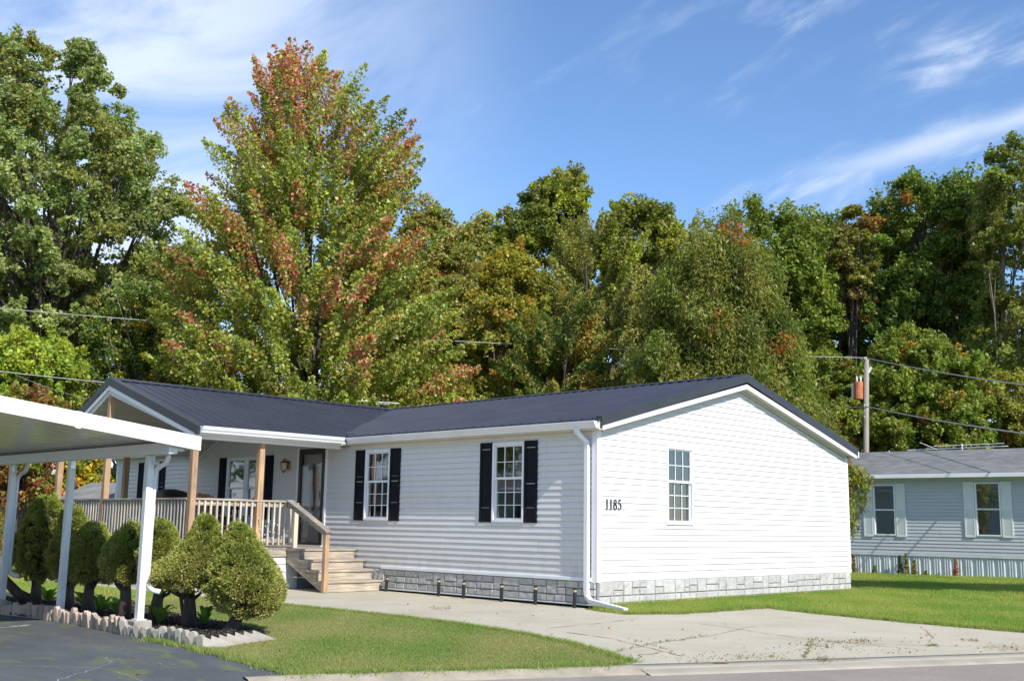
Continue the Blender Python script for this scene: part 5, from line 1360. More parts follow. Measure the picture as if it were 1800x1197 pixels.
# ================================================================== DWARF SPRUCES in the bed
def spruce(name_label, px_base, base_row, top_row, prof, dens, depth_y=None, lean=0.0, forked=False, z0=0.0):
    """prof: (photo row, left, right) outline of the clipped crown; the trunk stands at the given pixel on the ground"""
    b = gpt(px_base, base_row, 0.0); D = math.hypot(b[0]-CAM[0], b[1]-CAM[1])
    root = thing("dwarf_spruce", (b[0], b[1], 0.0), name_label, "shrub", "clipped dwarf spruces in the bed")
    fwd = unit(np.array([b[0]-CAM[0], b[1]-CAM[1], 0.0]))
    sp = sorted(prof); rows = np.array([s[0] for s in sp], float); cx = np.array([(s[1]+s[2])/2 for s in sp]); hw = np.array([(s[2]-s[1])/2 for s in sp])
    sc = D / FPX
    def pt(row, th, f):
        c = np.interp(row, rows, cx); zq = min(max((row - rows[0])/(rows[-1]-rows[0]), 0), 1); h = max((np.interp(row, rows, hw) - 1.0) * (0.72 + 0.30*min(zq*1.7, 1.0)), 1.5)
        p = far(c + math.cos(th)*h*f, row, D) + fwd * (math.sin(th)*h*f*sc)
        o = unit((far(c + 10, row, D) - far(c, row, D))) * math.cos(th) + fwd * math.sin(th)
        return p, o
    # solid core, coloured dark for the shade between the tufts
    ph = rng.uniform(0, 6.28, 8); kf = rng.integers(2, 7, 8)
    def lump(row, th):
        z = (row - rows[0]) / (rows[-1] - rows[0])
        v = sum(math.sin(kf[j]*th + ph[j] + (3 + 2.2*j)*z*(1 if j % 2 else -1)) for j in range(8)) / 8
        return 0.885 + 0.27*v*(0.12 + 0.88*z)
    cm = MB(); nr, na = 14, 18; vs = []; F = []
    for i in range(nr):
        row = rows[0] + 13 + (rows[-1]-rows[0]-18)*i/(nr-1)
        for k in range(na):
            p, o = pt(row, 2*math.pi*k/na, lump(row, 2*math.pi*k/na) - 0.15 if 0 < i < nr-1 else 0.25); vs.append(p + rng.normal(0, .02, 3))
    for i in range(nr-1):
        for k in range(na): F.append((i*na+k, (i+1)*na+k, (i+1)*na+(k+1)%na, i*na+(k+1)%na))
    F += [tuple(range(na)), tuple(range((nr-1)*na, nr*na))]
    cm.add(vs, F); cm.build("shade_core", MT['core'], root, smooth=True)
    # tufts over the surface
    ncl = int(330 * dens)
    wrow = np.linspace(rows[0], rows[-1], 100); ww = np.interp(wrow, rows, hw) + 3; ww /= ww.sum()
    R = rng.choice(wrow, ncl, p=ww) + rng.uniform(-2, 2, ncl); R = rows[0] + 5 + (R - rows[0]) * (rows[-1] - rows[0] - 10) / (rows[-1] - rows[0]); TH = rng.uniform(0, 2*math.pi, ncl)
    Cc = np.zeros((ncl, 3)); Oo = np.zeros((ncl, 3))
    for i in range(ncl):
        p, o = pt(R[i], TH[i], lump(R[i], TH[i]) + rng.uniform(-0.10, 0.07)); Cc[i] = p; o = o.copy(); o[2] += 0.55 - 0.9*(R[i]-rows[0])/(rows[-1]-rows[0]); Oo[i] = unit(o)
    per = int(105); n = ncl*per; ci = np.repeat(np.arange(ncl), per)
    tr = rng.uniform(0.030, 0.085, ncl)
    d = unit(rng.normal(0, 1, (n, 3)) + Oo[ci]*1.1); P = Cc[ci] + d * (tr[ci] * rng.uniform(0.55, 1.0, n))[:, None]
    # needle sprigs: thin triangles pointing outwards
    t = unit(d + Oo[ci]*0.6 + rng.normal(0, .35, (n, 3)) + np.array([0, 0, .25])); s = unit(np.cross(t, rng.normal(0, 1, (n, 3))))
    L = rng.uniform(0.018, 0.036, n)[:, None]; Wd = rng.uniform(0.005, 0.009, n)[:, None]
    V = np.stack([P - s*Wd, P + s*Wd, P + t*L], 1).reshape(-1, 3)
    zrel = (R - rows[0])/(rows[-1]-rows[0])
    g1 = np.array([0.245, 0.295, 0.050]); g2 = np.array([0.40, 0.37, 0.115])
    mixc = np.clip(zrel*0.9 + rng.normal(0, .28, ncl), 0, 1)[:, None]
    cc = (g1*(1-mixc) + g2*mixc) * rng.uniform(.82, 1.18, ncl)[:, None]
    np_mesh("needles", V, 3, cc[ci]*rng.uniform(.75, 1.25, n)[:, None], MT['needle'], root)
    # trunk(s)
    tb = MB(); topc = far(np.interp(rows[-1]-30, rows, cx), rows[-1]-30, D); bb = np.array([b[0], b[1], -0.02])
    tb.tube([bb, bb*.6+topc*.4+rng.normal(0, .012, 3), topc], [0.105, 0.07, 0.055], 9)
    tb.tube([bb+[.03, 0, 0], bb+[.06, -.03, .02]], [0.09, 0.02], 7)
    for k in range(7):
        th = rng.uniform(0, 2*math.pi); st = bb*.45 + topc*.55 + rng.normal(0, .02, 3); p, o = pt(rng.uniform(rows[-1]-60, rows[-1]-5), th, .8)
        tb.tube([st, st*.5+p*.5+np.array([0, 0, -.06]), p], [0.028, 0.018, 0.008], 5)
    if forked:
        e = far(np.interp(rows[-1], rows, cx)-28, rows[-1]-10, D); tb.tube([bb + [-.05, 0, 0], bb*.5+e*.5+np.array([-.02, 0, -.05]), e], [0.035, 0.025, 0.02], 6)
    tb.build("trunk", MT['bark'], root, smooth=True)
    return root
spruce("olive green clipped spruce nearest the lawn, rightmost and largest of the row", 403, 1110, 920, [(918, 410, 426), (940, 397, 446), (960, 384, 460), (985, 370, 477), (1005, 362, 490), (1030, 362, 498), (1050, 376, 496), (1068, 394, 488), (1082, 414, 468)], 1.9)
spruce("pointed spruce with a slim forked trunk, second from the lawn end", 332, 1103, 908, [(906, 353, 369), (925, 341, 382), (945, 329, 392), (965, 312, 399), (985, 288, 403), (1000, 262, 404), (1014, 258, 402), (1026, 275, 395), (1036, 300, 385)], 1.7, forked=True)
spruce("rounded spruce directly right of the nearest carport post, pierced by the pipe", 272, 1095, 915, [(914, 268, 290), (930, 257, 305), (950, 249, 315), (975, 244, 321), (1000, 250, 325), (1020, 262, 318), (1035, 275, 305)], 1.2)
spruce("shaded spruce on a leaning trunk directly left of the nearest carport post", 216, 1090, 920, [(919, 221, 247), (940, 202, 260), (960, 185, 264), (985, 176, 264), (1005, 184, 258), (1024, 200, 250)], 1.1)
spruce("ragged shaded spruce midway between the two nearest carport posts", 155, 1081, 922, [(921, 149, 179), (942, 130, 195), (965, 116, 201), (990, 114, 205), (1008, 128, 200), (1026, 145, 185)], 1.2)
spruce("half shaded spruce standing behind the middle carport post", 118, 1072, 886, [(886, 121, 139), (900, 109, 149), (925, 97, 159), (955, 89, 166), (985, 85, 166), (1010, 95, 160), (1026, 105, 150)], 1.2)
spruce("tall round headed spruce farthest left with a low leaning limb", 62, 1066, 870, [(870, 69, 96), (885, 57, 109), (905, 44, 116), (930, 31, 113), (960, 19, 109), (985, 23, 106), (1005, 39, 101), (1022, 50, 92)], 1.3)
# low leaning limb of the last spruce
b0 = gpt(62, 1066, 0.0); lb = MB(); e = far(2, 1012, math.hypot(b0[0]-CAM[0], b0[1]-CAM[1]))
lb.tube([(b0[0], b0[1], 0.05), tuple(np.array(b0)*.5+e*.5+np.array([0, 0, -.03])), tuple(e)], [0.085, 0.07, 0.06], 8)
lroot = [o for o in bpy.data.objects if o.name.startswith("dwarf_spruce") and o.get("label", "").startswith("tall round")][0]
lb.build("leaning_limb", MT['bark'], lroot, smooth=True)

# hostas between the blocks and the trunks
def hosta(x, y, r, n, label, c=(0.19, 0.33, 0.05)):
    root = thing("hosta", (x, y, 0), label, "plant", "leafy plants at the foot of the spruces")
    m = MB()
    for k in range(n):
        a = 2*math.pi*k/n + random.uniform(-.3, .3); L = r*random.uniform(.7, 1.15); H = random.uniform(.10, .24); w_ = random.uniform(.028, .045)
        d = np.array([math.cos(a), math.sin(a), 0]); s = np.array([-math.sin(a), math.cos(a), 0]); vs = []; F = []
        N = 6; v = random.uniform(.75, 1.25)
        for i in range(N+1):
            t = i/N; p = np.array([x, y, 0.01]) + d*L*t + np.array([0, 0, H*math.sin(min(t*1.9, 2.6))]); ww = w_*math.sin(math.pi*min(t*.9+.08, 1))+.002
            vs += [p - s*ww + [0, 0, .010], p, p + s*ww + [0, 0, .010]]
            if i: q = 3*i; F += [(q-3, q-2, q+1, q), (q-2, q-1, q+2, q+1)]
        m.add(vs, F, (c[0]*v, c[1]*v, c[2]*v))
    m.build("leaves", MT['leaf'], root, smooth=True)
for (px, row, r, n, l) in ((222, 1085, .26, 22, "bright strappy plant right of the middle post's pad"), (190, 1078, .24, 18, "arching leafy plant left of the bright strappy one"), (160, 1068, .22, 16, "small leafy plant under the ragged spruce"),
                           (292, 1098, .20, 12, "dark low plant right of the nearest carport post"), (372, 1100, .16, 8, "twiggy seedling between the two right hand trunks"), (95, 1060, .24, 14, "tall shaded plant beside the leftmost spruce trunk")):
    p = gpt(px, row); hosta(p[0], p[1] - 0.1, r, n, l)

# ================================================================== PATH LIGHTS
plabs = ["path light nearest the stairs, leaning at the stone skirting", "path light second from the stairs, below the left window", "path light third from the stairs, under the bare wall", "path light just left of the right front window", "path light under the right front window's shutter", "path light beside the corner downspout"]
PLP = [(-5.05, -0.14, 0.08), (-3.50, -0.20, 0.0), (-2.83, -0.22, 0.0), (-1.88, -0.24, 0.0), (-1.10, -0.24, 0.0), (-0.24, -0.26, 0.03)]
base_pl = None
for i, (x, y, ln) in enumerate(PLP):
    g = thing("path_light", (x, y, -0.006), "black " + plabs[i], "path light", "path lights along the skirting")
    if base_pl is None:
        m = MB(); m.lathe((x, y, -0.006), [(0.030, 0), (0.030, 0.235)], 14); b = m.build("body", MT['black'], g, smooth=False)
        m = MB(); m.lathe((x, y, -0.006), [(0.027, 0.235), (0.027, 0.268)], 14); l_ = m.build("lens", MT['amber'], g)
        m = MB(); m.lathe((x, y, -0.006), [(0.036, 0.268), (0.036, 0.284), (0.020, 0.292)], 14); c = m.build("cap", MT['black'], g)
        base_pl = (b, l_, c)
    else:
        for q in base_pl:
            c = q.copy(); COL.objects.link(c); c.parent = g
    g.rotation_euler = (0, ln, random.uniform(0, 3)); g.scale = (1, 1, random.uniform(.95, 1.08))

# ================================================================== NEIGHBOUR'S HOME
NA = np.array([-2.74, 18.95, 0.0]); NE = np.array([0.99357, 0.11320, 0.0]); NO = np.array([0.11320, -0.99357, 0.0])   # along, outward
nb = thing("neighbor_home", tuple(NA), "pale blue sided neighboring home with grey shingle roof and ribbed white skirting", "house")
def nmap(mb):
    """turn (along, out, z) vertices into world"""
    mb.v = [tuple(NA + NE*p[0] + NO*p[1] + np.array([0, 0, p[2]])) for p in mb.v]; return mb
S0, S1, ND = -7.0, 11.5, 6.4
wins = [(-1.87, -1.19, 1.14, 2.68), (1.14, 1.85, 1.17, 2.71), (6.2, 6.9, 1.17, 2.71)]
m = MB(); lap_wall(m, 0, 0.0, 1, S0, S1, 0.62, 2.86, [(a+.02, b-.02, c+.02, d-.02) for a, b, c, d in wins], 0.62, lap=0.1016)
nmap(m).build("wall", MT['nsiding'], nb)
m = MB(); m.box(S0, S1, -ND, -0.5, 0.0, 2.85); nmap(m).build("rear_block", MT['nsiding'], nb)
m = MB(); m.box(S0, S1, -0.004, 0.035, 0.545, 0.615); nmap(m).build("ledge_trim", MT['nskirt'], nb)
m = MB()
a = S0; r = random.Random(5)
m.box(S0, S1, -0.05, -0.012, -0.02, 0.545)
while a < S1:
    for wdt, gap in ((0.022, 0.05), (0.022, 0.045), (0.03, 0.13)):
        m.prism([(a, -0.012), (a + 0.012, 0.016), (a + 0.012 + wdt, 0.016), (a + 0.024 + wdt, -0.012)], 2, 0.0, 0.543); a += wdt + gap
nmap(m).build("ribbed_skirting", MT['nskirt'], nb)
m = MB()
zE, zR, dE, dR = 2.985, 3.89, 0.40, -3.2
sl = (zR - zE)/(dE - dR)
m.add([(S0-.2,dE,zE),(S1+.2,dE,zE),(S1+.2,dR,zR),(S0-.2,dR,zR),(S1+.2,-ND-.3,zE),(S0-.2,-ND-.3,zE),(S0-.2,dE,zE-.03),(S1+.2,dE,zE-.03),(S1+.2,dR,zR-.03),(S0-.2,dR,zR-.03),(S1+.2,-ND-.3,zE-.03),(S0-.2,-ND-.3,zE-.03)],
      [(0,1,2,3),(3,2,4,5),(6,9,8,7),(9,11,10,8),(0,6,7,1),(5,4,10,11),(1,7,8,2),(2,8,10,4),(0,3,9,6),(3,5,11,9)])
nr_ = nmap(m).build("roof", MT['shingle'], nb)
m = MB()
k = 0
while True:       # shingle courses: thin butt edges up the slope
    d0 = dE - k*0.127
    if d0 < dR: break
    z0_ = zE + (dE - d0)*sl; d1 = d0 - 0.127; m.add([(S0-.2,d0,z0_+.012),(S1+.2,d0,z0_+.012),(S1+.2,d1,z0_+.127*sl+.003),(S0-.2,d1,z0_+.127*sl+.003),(S0-.2,d0,z0_+.002),(S1+.2,d0,z0_+.002)], [(0,1,2,3),(4,5,1,0)]); k += 1
nmap(m).build("shingle_courses", MT['shingle'], nr_)
m = MB(); m.box(S0-.2, S1+.2, dE, dE+.02, zE-.13, zE-.012); m.box(S0-.2, S1+.2, 0.0, dE, zE-.128, zE-.115); nmap(m).build("eave_fascia", MT['trim'], nb)
m = MB(); m.box(S0, S1, 0.0, 0.03, 2.80, 2.862); nmap(m).build("frieze", MT['nskirt'], nb)
# gable ends
m = MB(); m.prism([(0.0, 2.85), (dR, zR-.06), (-ND, 2.85)], 0, S0, S0+.05); m.prism([(0.0, 2.85), (dR, zR-.06), (-ND, 2.85)], 0, S1-.05, S1); nmap(m).build("gable_end", MT['nsiding'], nb)
for (a0, a1, z0_, z1_) in wins:
    f = MB(); fw = 0.04
    f.box(a0, a0+fw, -.05, .035, z0_, z1_); f.box(a1-fw, a1, -.05, .035, z0_, z1_); f.box(a0+fw, a1-fw, -.05, .035, z1_-fw, z1_); f.box(a0+fw, a1-fw, -.05, .035, z0_, z0_+fw)
    zm = (z0_+z1_)/2; f.box(a0+fw, a1-fw, -.03, .02, zm-.02, zm+.02)
    fr = nmap(f).build("window", MT['trim'], nb)
    f = MB(); f.box(a0+fw, a1-fw, -.025, -.020, z0_+fw, z1_-fw); nmap(f).build("glass", MT['glass'], fr)
    f = MB(); z = z0_
    while z < z1_: f.box(a0+fw, a1-fw, -.085, -.072, z, z+.018); z += .032
    nmap(f).build("blind", MT['blind'], fr)
    f = MB(); f.box(a0-.02, a1+.02, -.45, -.40, z0_-.02, z1_+.02); f.box(a0-.02, a0, -.40, -.002, z0_-.02, z1_+.02); f.box(a1, a1+.02, -.40, -.002, z0_-.02, z1_+.02); f.box(a0, a1, -.40, -.002, z1_, z1_+.02); f.box(a0, a1, -.4, -.002, z0_-.02, z0_); nmap(f).build("recess", MT['dark'], fr)
    for (s0, s1) in ((a0-.31, a0-.015), (a1+.015, a1+.31)):
        f = MB(); f.box(s0, s1, .012, .030, z0_-.04, z1_+.02)
        for (q0, q1) in ((z0_-.04, z0_+.02), (zm-.03, zm+.03), (z1_-.04, z1_+.02)): f.box(s0, s1, .030, .044, q0, q1)
        f.box(s0, s0+.04, .030, .0435, z0_-.04, z1_+.02); f.box(s1-.04, s1, .030, .0435, z0_-.04, z1_+.02)
        z = z0_+.05
        while z < zm-.05: f.box(s0+.045, s1-.045, .030, .038, z, z+.014); z += .03
        nmap(f).build("shutter", MT['pshutter'], nb)
# antenna lying along the roof
an = thing("roof_antenna", tuple(NA + NE*0.3 + NO*(-3.3) + np.array([0, 0, 3.95])), "pale metal tv antenna lying along the neighbor's shingle ridge", "antenna")
m = MB(); m.tube([(-1.9, -3.45, 3.96), (1.3, -3.45, 4.0)], 0.018, 6); m.tube([(-1.0, -3.4, 4.06), (1.2, -3.4, 4.09)], 0.012, 6); m.tube([(-0.9, -3.4, 3.95), (-1.45, -3.4, 4.20)], 0.014, 6); m.tube([(-.1, -3.4, 3.88), (-.1, -3.4, 4.12)], 0.02, 6)
for k in range(3): m.tube([(-.9+k*.8, -3.2, 4.07), (-.9+k*.8, -3.6, 4.07)], 0.006, 5)
nmap(m).build("antenna_rods", MT['porcelain'], an)
# weeds at the neighbour's skirting
for (al, h, pal, l) in ((-2.5, .55, [OLV, ORG_, YGR], "tall reddish weed at the skirting by our gable's back corner"), (-1.85, .22, [GRN, YGR], "tiny green weed at the skirting under the left shutter"), (-1.07, .55, [DGR, GRN], "dark upright weed beside the yellow weeds at the skirting"),
                        (-0.88, .60, [YEL, YGR], "tallest yellow weed at the ribbed skirting"), (-0.64, .42, [YEL, OLV], "short yellow weed right of the tallest one"), (-0.30, .14, [YGR, OLV], "lowest weed on the skirting's middle"), (0.55, .50, [(.45, .16, .08), (.35, .14, .07)], "narrow rusty dried plant under the right window's left shutter")):
    c = NA + NE*al + NO*0.18; root = thing("weed", tuple(c), l, "weed", "weeds along the neighbor's skirting")
    n = int(420*h); zz = rng.uniform(0, 1, n); rr = (1-zz*.8)*.10*rng.uniform(.2, 1, n); aa = rng.uniform(0, 6.28, n)
    P = c + np.stack([rr*np.cos(aa), rr*np.sin(aa), zz*h], 1); col = palette(n, pal, [1]*len(pal))*rng.uniform(.8, 1.2, n)[:, None]
    np_mesh("foliage", leaves(P, unit(np.stack([np.cos(aa), np.sin(aa), 0*aa], 1)), np.full(n, .07), col), 4, col, MT['leaf'], root)
    m = MB(); m.tube([tuple(c), tuple(c + [0, 0, h*.95])], [.008, .003], 5); m.build("stem", MT['bark'], root)

# ================================================================== UTILITY POLE, WIRES, ANTENNA
PB = far(1519, 925, 45); PB[2] = 0
def up(px, py, D=45): return far(px, py, D)
pole = thing("utility_pole", tuple(PB), "weathered wooden utility pole with a rusty orange transformer", "utility pole")
m = MB(); t_ = up(1523, 632); m.tube([tuple(PB), tuple(PB*.5+t_*.5), tuple(t_)], [0.13, 0.115, 0.095], 12); m.build("pole", MT['pole'], pole, smooth=True)
m = MB(); c0, c1 = up(1509, 702), up(1509, 671); m.tube([tuple(c0), tuple(c0*.97+c1*.03), tuple(c1*.97+c0*.03), tuple(c1)], [0.17, 0.185, 0.185, 0.16], 16)
trn = m.build("transformer", MT['rust'], pole, smooth=False)
m = MB()
for px in (1506, 1513): a_ = up(px, 671); b_ = up(px, 661); m.tube([tuple(a_), tuple(a_*.5+b_*.5), tuple(b_)], [0.03, 0.045, 0.02], 8)
a_ = up(1499, 700); b_ = up(1499, 674); m.tube([tuple(a_), tuple(b_)], 0.05, 8)
m.build("bushing", MT['porcelain'], trn)
m = MB(); a_ = up(1526, 655); b_ = up(1531, 645); m.tube([tuple(a_), tuple(b_)], 0.06, 8); a_ = up(1521, 632); b_ = up(1521, 628); m.tube([tuple(a_), tuple(b_)], 0.07, 8)
for y_ in (713, 722, 733): a_ = up(1519, y_); b_ = up(1526, y_); m.tube([tuple(a_), tuple(b_)], 0.10, 8)
m.build("insulator", MT['porcelain'], pole)
def wire(a, b, sag, label, r=0.018, n=24):
    a, b = np.array(a, float), np.array(b, float); pts = []
    for i in range(n+1):
        t = i/n; p = a + (b-a)*t; p[2] -= sag*4*t*(1-t); pts.append(tuple(p))
    m = MB(); m.tube(pts, r, 5); o = m.build("power_line", MT['wire'], None, origin=pts[0]); tag(o, label, "wire", "overhead wires")
wire(up(1521, 629), far(-160, 528, 44.5), 0.30, "top wire running left from the pole's tip across the trees", r=0.013)
wire(up(1521, 629), far(2000, 700, 30), 0.12, "top wire running right from the pole's tip")
wire(up(1521, 714), far(2000, 785, 30), 0.12, "lower wire running right from below the transformer", r=0.022)
wire(up(1521, 714), far(1380, 716, 60), 0.1, "lower wire running left from below the transformer", r=0.014)
wire(far(-120, 637, 30), far(262, 678, 34), 0.05, "grey wire crossing above the carport to the porch ridge", r=0.010)
wire(far(30, 660, 32), far(150, 700, 36), 0.05, "thin wire sagging below the one over the carport", r=0.006)
an = thing("roof_antenna", tuple(far(660, 712, 40)), "thin white antenna rods just above the roof valley", "antenna")
m = MB(); D_ = 38; m.tube([tuple(far(622, 704, D_)), tuple(far(702, 709, D_))], 0.016, 6); m.tube([tuple(far(658, 708, D_-.3)), tuple(far(684, 711, D_+.3))], 0.010, 5); m.tube([tuple(far(662, 706, D_)), tuple(far(662, 760, D_)*np.array([1, 1, 1]))], 0.018, 6)
for px in range(640, 690, 7): m.tube([tuple(far(px, 705+(px-640)*.06, D_-.35)), tuple(far(px, 706+(px-640)*.06, D_+.35))], 0.006, 4)
m.build("antenna_rods", MT['porcelain'], an)

# ================================================================== far left: low grey outbuilding and fence seen over the deck
sh = thing("garden_shed", tuple(far(150, 925, 33)*np.array([1, 1, 0])), "low grey roofed outbuilding seen over the deck railing at left", "shed")
c = far(165, 925, 33); c[2] = 0; e_ = unit(np.array([1.0, 0.25, 0.0])); n_ = np.array([e_[1], -e_[0], 0])
def Q(a, o_, z): return tuple(c + e_*a + n_*o_ + np.array([0, 0, z]))
m = MB(); m.add([Q(-1.6,0,0),Q(1.8,0,0),Q(1.8,-2.4,0),Q(-1.6,-2.4,0),Q(-1.6,0,1.7),Q(1.8,0,1.7),Q(1.8,-2.4,1.7),Q(-1.6,-2.4,1.7)], [(0,1,5,4),(1,2,6,5),(2,3,7,6),(3,0,4,7),(4,5,6,7)]); m.build("wall", MT['nsiding'], sh)
m = MB(); m.add([Q(-1.8,.2,1.68),Q(2.0,.2,1.68),Q(2.0,-1.2,2.30),Q(-1.8,-1.2,2.30),Q(2.0,-2.6,1.68),Q(-1.8,-2.6,1.68)], [(0,1,2,3),(3,2,4,5)]); m.build("roof", MT['shingle'], sh)
fn = thing("wooden_fence", tuple(far(30, 925, 33)*np.array([1, 1, 0])), "grey vertical board fence behind the orange leaves at far left", "fence")
a_ = far(-90, 925, 31); b_ = far(70, 925, 36); a_[2] = b_[2] = 0
m = MB(); L = np.linalg.norm(b_-a_); u_ = (b_-a_)/L; k = 0.0
while k < L:
    p = a_ + u_*k; q = a_ + u_*(k+.12); h = 1.95 + random.uniform(-.02, .02); m.obox((p[0], p[1], h/2), (q[0], q[1], h/2), .02, h); k += .135
m.build("board", MT['greyfence'], fn)
m = MB(); m.obox((a_[0], a_[1]+.05, .5), (b_[0], b_[1]+.05, .5), .05, .09); m.obox((a_[0], a_[1]+.05, 1.5), (b_[0], b_[1]+.05, 1.5), .05, .09); m.build("rail", MT['greyfence'], fn)

# ================================================================== GRASS
def in_poly(P, poly):
    x, y = P[:, 0], P[:, 1]; ins = np.zeros(len(P), bool); j = len(poly)-1
    for i in range(len(poly)):
        xi, yi = poly[i]; xj, yj = poly[j]
        c_ = ((yi > y) != (yj > y)) & (x < (xj-xi)*(y-yi)/((yj-yi) + 1e-12) + xi); ins ^= c_; j = i
    return ins
def grass(name, poly, n, hmin, hmax, wd, label, holes=(), dry=0.25, lean=0.5, tones=(np.array([0.205, 0.325, 0.052]), np.array([0.34, 0.385, 0.085]), np.array([0.42, 0.35, 0.17]))):
    po = np.array(poly); lo, hi = po.min(0), po.max(0)
    P = rng.uniform(lo, hi, (n*3, 2)); k = in_poly(P, poly)
    for h in holes: k &= ~in_poly(P, h)
    P = P[k][:n]; n = len(P); P = P + rng.normal(0, .022, P.shape)
    patch = 0.5 + 0.28*np.sin(P[:, 0]*1.7+P[:, 1]*.9) + 0.25*np.sin(P[:, 0]*.8-P[:, 1]*2.3+1) + 0.2*np.sin(P[:, 0]*4.1+P[:, 1]*3.3) + rng.normal(0, .2, n)
    patch = np.clip(patch, 0, 1)[:, None]
    g1, g2, g3 = tones
    col = g1*(1-patch) + g2*patch; dr = (rng.uniform(0, 1, n) < dry*(0.3+patch[:, 0]))[:, None]; col = np.where(dr, g3, col) * rng.uniform(.75, 1.25, n)[:, None]
    a = rng.uniform(0, 2*math.pi, n); h = rng.uniform(hmin, hmax, n); l_ = rng.uniform(.1, lean, n)*h; b = rng.uniform(0, 2*math.pi, n)
    B = np.stack([P[:, 0], P[:, 1], np.zeros(n)], 1); s = np.stack([np.cos(a), np.sin(a), 0*a], 1)*wd*.5*rng.uniform(.7, 1.3, n)[:, None]
    T = B + np.stack([np.cos(b)*l_, np.sin(b)*l_, h], 1)
    V = np.stack([B - s, B + s, T], 1).reshape(-1, 3)
    o = np_mesh(name, V, 3, col, MT['blade'], None); tag(o, label, "grass", None, "stuff"); return o
lawn1 = [(3.55, -7.98), (3.78, -7.45), (4.15, -6.7), (4.55, -5.75), (4.72, -5.1), (4.49, -5.02), (3.31, -4.39), (2.05, -3.99), (0.83, -3.78), (-0.37, -3.71), (-3.15, -3.78), (-5, -3.9), (-5, -5.7), (-3.0, -5.75), (-1.0, -5.95), (0.4, -6.25), (0.95, -6.75), (1.42, -7.5), (1.3, -7.72), (2.05, -7.88), (2.94, -8.02), (3.3, -8.08)]
grass("grass", lawn1, 420000, 0.010, 0.028, 0.006, "short patchy lawn grass between the bed, the driveway and the kerb", dry=0.32, lean=1.2, tones=(np.array([0.170, 0.27, 0.052]), np.array([0.30, 0.325, 0.090]), np.array([0.38, 0.33, 0.18])))
grass("grass", [(-5, -3.9), (-22, -4.2), (-22, -7.0), (-8, -6.0), (-5, -5.7)], 90000, 0.02, 0.05, 0.011, "lawn grass behind the clipped spruces")
lawn2 = [(0.98, -0.62), (1.44, 0.2), (1.50, 1.61), (1.52, 2.50), (2.59, 2.10), (4.29, 1.71), (5.91, 1.54), (7.0, 1.5), (7.6, 6.0), (0.05, 8.2), (0.05, -0.20), (0.5, -0.42)]
grass("grass", lawn2, 260000, 0.03, 0.065, 0.008, "bright green lawn grass below the gable wall and along the driveway", dry=0.06)
grass("grass", [(7.6, 6.0), (12, 14), (9, 23), (-6, 17.0), (-7, 12), (-1, 8.3), (0.05, 8.2)], 300000, 0.03, 0.065, 0.011, "lawn grass running to the neighboring home", dry=0.05)
# longer tufts against the skirting and kerb edges
grass("grass", [(0.04, 0.1), (0.22, 0.1), (0.22, 8.2), (0.04, 8.2)], 12000, 0.05, 0.10, 0.007, "untrimmed grass fringe at the foot of the gable wall", dry=0.1)

# ragged blades leaning over the edges of the concrete
def fringe(line, n, label, w_=0.035):
    P = []
    L = [math.hypot(line[i+1][0]-line[i][0], line[i+1][1]-line[i][1]) for i in range(len(line)-1)]
    for i in range(len(line)-1):
        k = int(n*L[i]/sum(L)); t = rng.uniform(0, 1, k)[:, None]; a_ = np.array(line[i]); b_ = np.array(line[i+1]); q = a_ + (b_-a_)*t
        q = q + rng.normal(0, w_, q.shape) * (0.5 + 1.2*np.abs(np.sin(q[:, :1]*5.3 + q[:, 1:]*4.1))); P.append(q)
    P = np.concatenate(P); n = len(P); B = np.stack([P[:, 0], P[:, 1], np.full(n, -.004)], 1); a = rng.uniform(0, 6.28, n); b = rng.uniform(0, 6.28, n); h = rng.uniform(.02, .06, n)
    s = np.stack([np.cos(a), np.sin(a), 0*a], 1)*.0035; T = B + np.stack([np.cos(b)*h*.8, np.sin(b)*h*.8, h], 1)
    col = palette(n, [(.17, .29, .045), (.26, .33, .07), (.40, .34, .17)], [4, 3, 1.5])*rng.uniform(.75, 1.2, n)[:, None]
    o = np_mesh("grass", np.stack([B-s, B+s, T], 1).reshape(-1, 3), 3, col, MT['blade'], None); tag(o, label, "grass", None, "stuff")
fringe([(4.72, -5.1), (4.49, -5.02), (3.31, -4.39), (2.05, -3.99), (0.83, -3.78), (-0.37, -3.71), (-3.15, -3.78)], 16000, "ragged grass fringe where the front lawn meets the driveway")
fringe([(1.0, -0.6), (1.44, 0.2), (1.50, 1.61), (1.52, 2.50), (2.59, 2.10), (4.29, 1.71), (5.91, 1.54), (7.4, 1.5)], 16000, "ragged grass fringe where the side lawn meets the driveway")
fringe([(3.30, -8.02), (2.94, -7.98), (2.05, -7.84), (0.96, -7.70), (0.2, -7.72)], 2600, "mossy grass fringe creeping over the asphalt edge", 0.035)
fringe([(3.52, -8.1), (3.70, -7.7), (4.09, -6.95), (4.55, -6.0), (4.84, -5.4)], 7000, "thin grass fringe creeping over the kerb", 0.05)

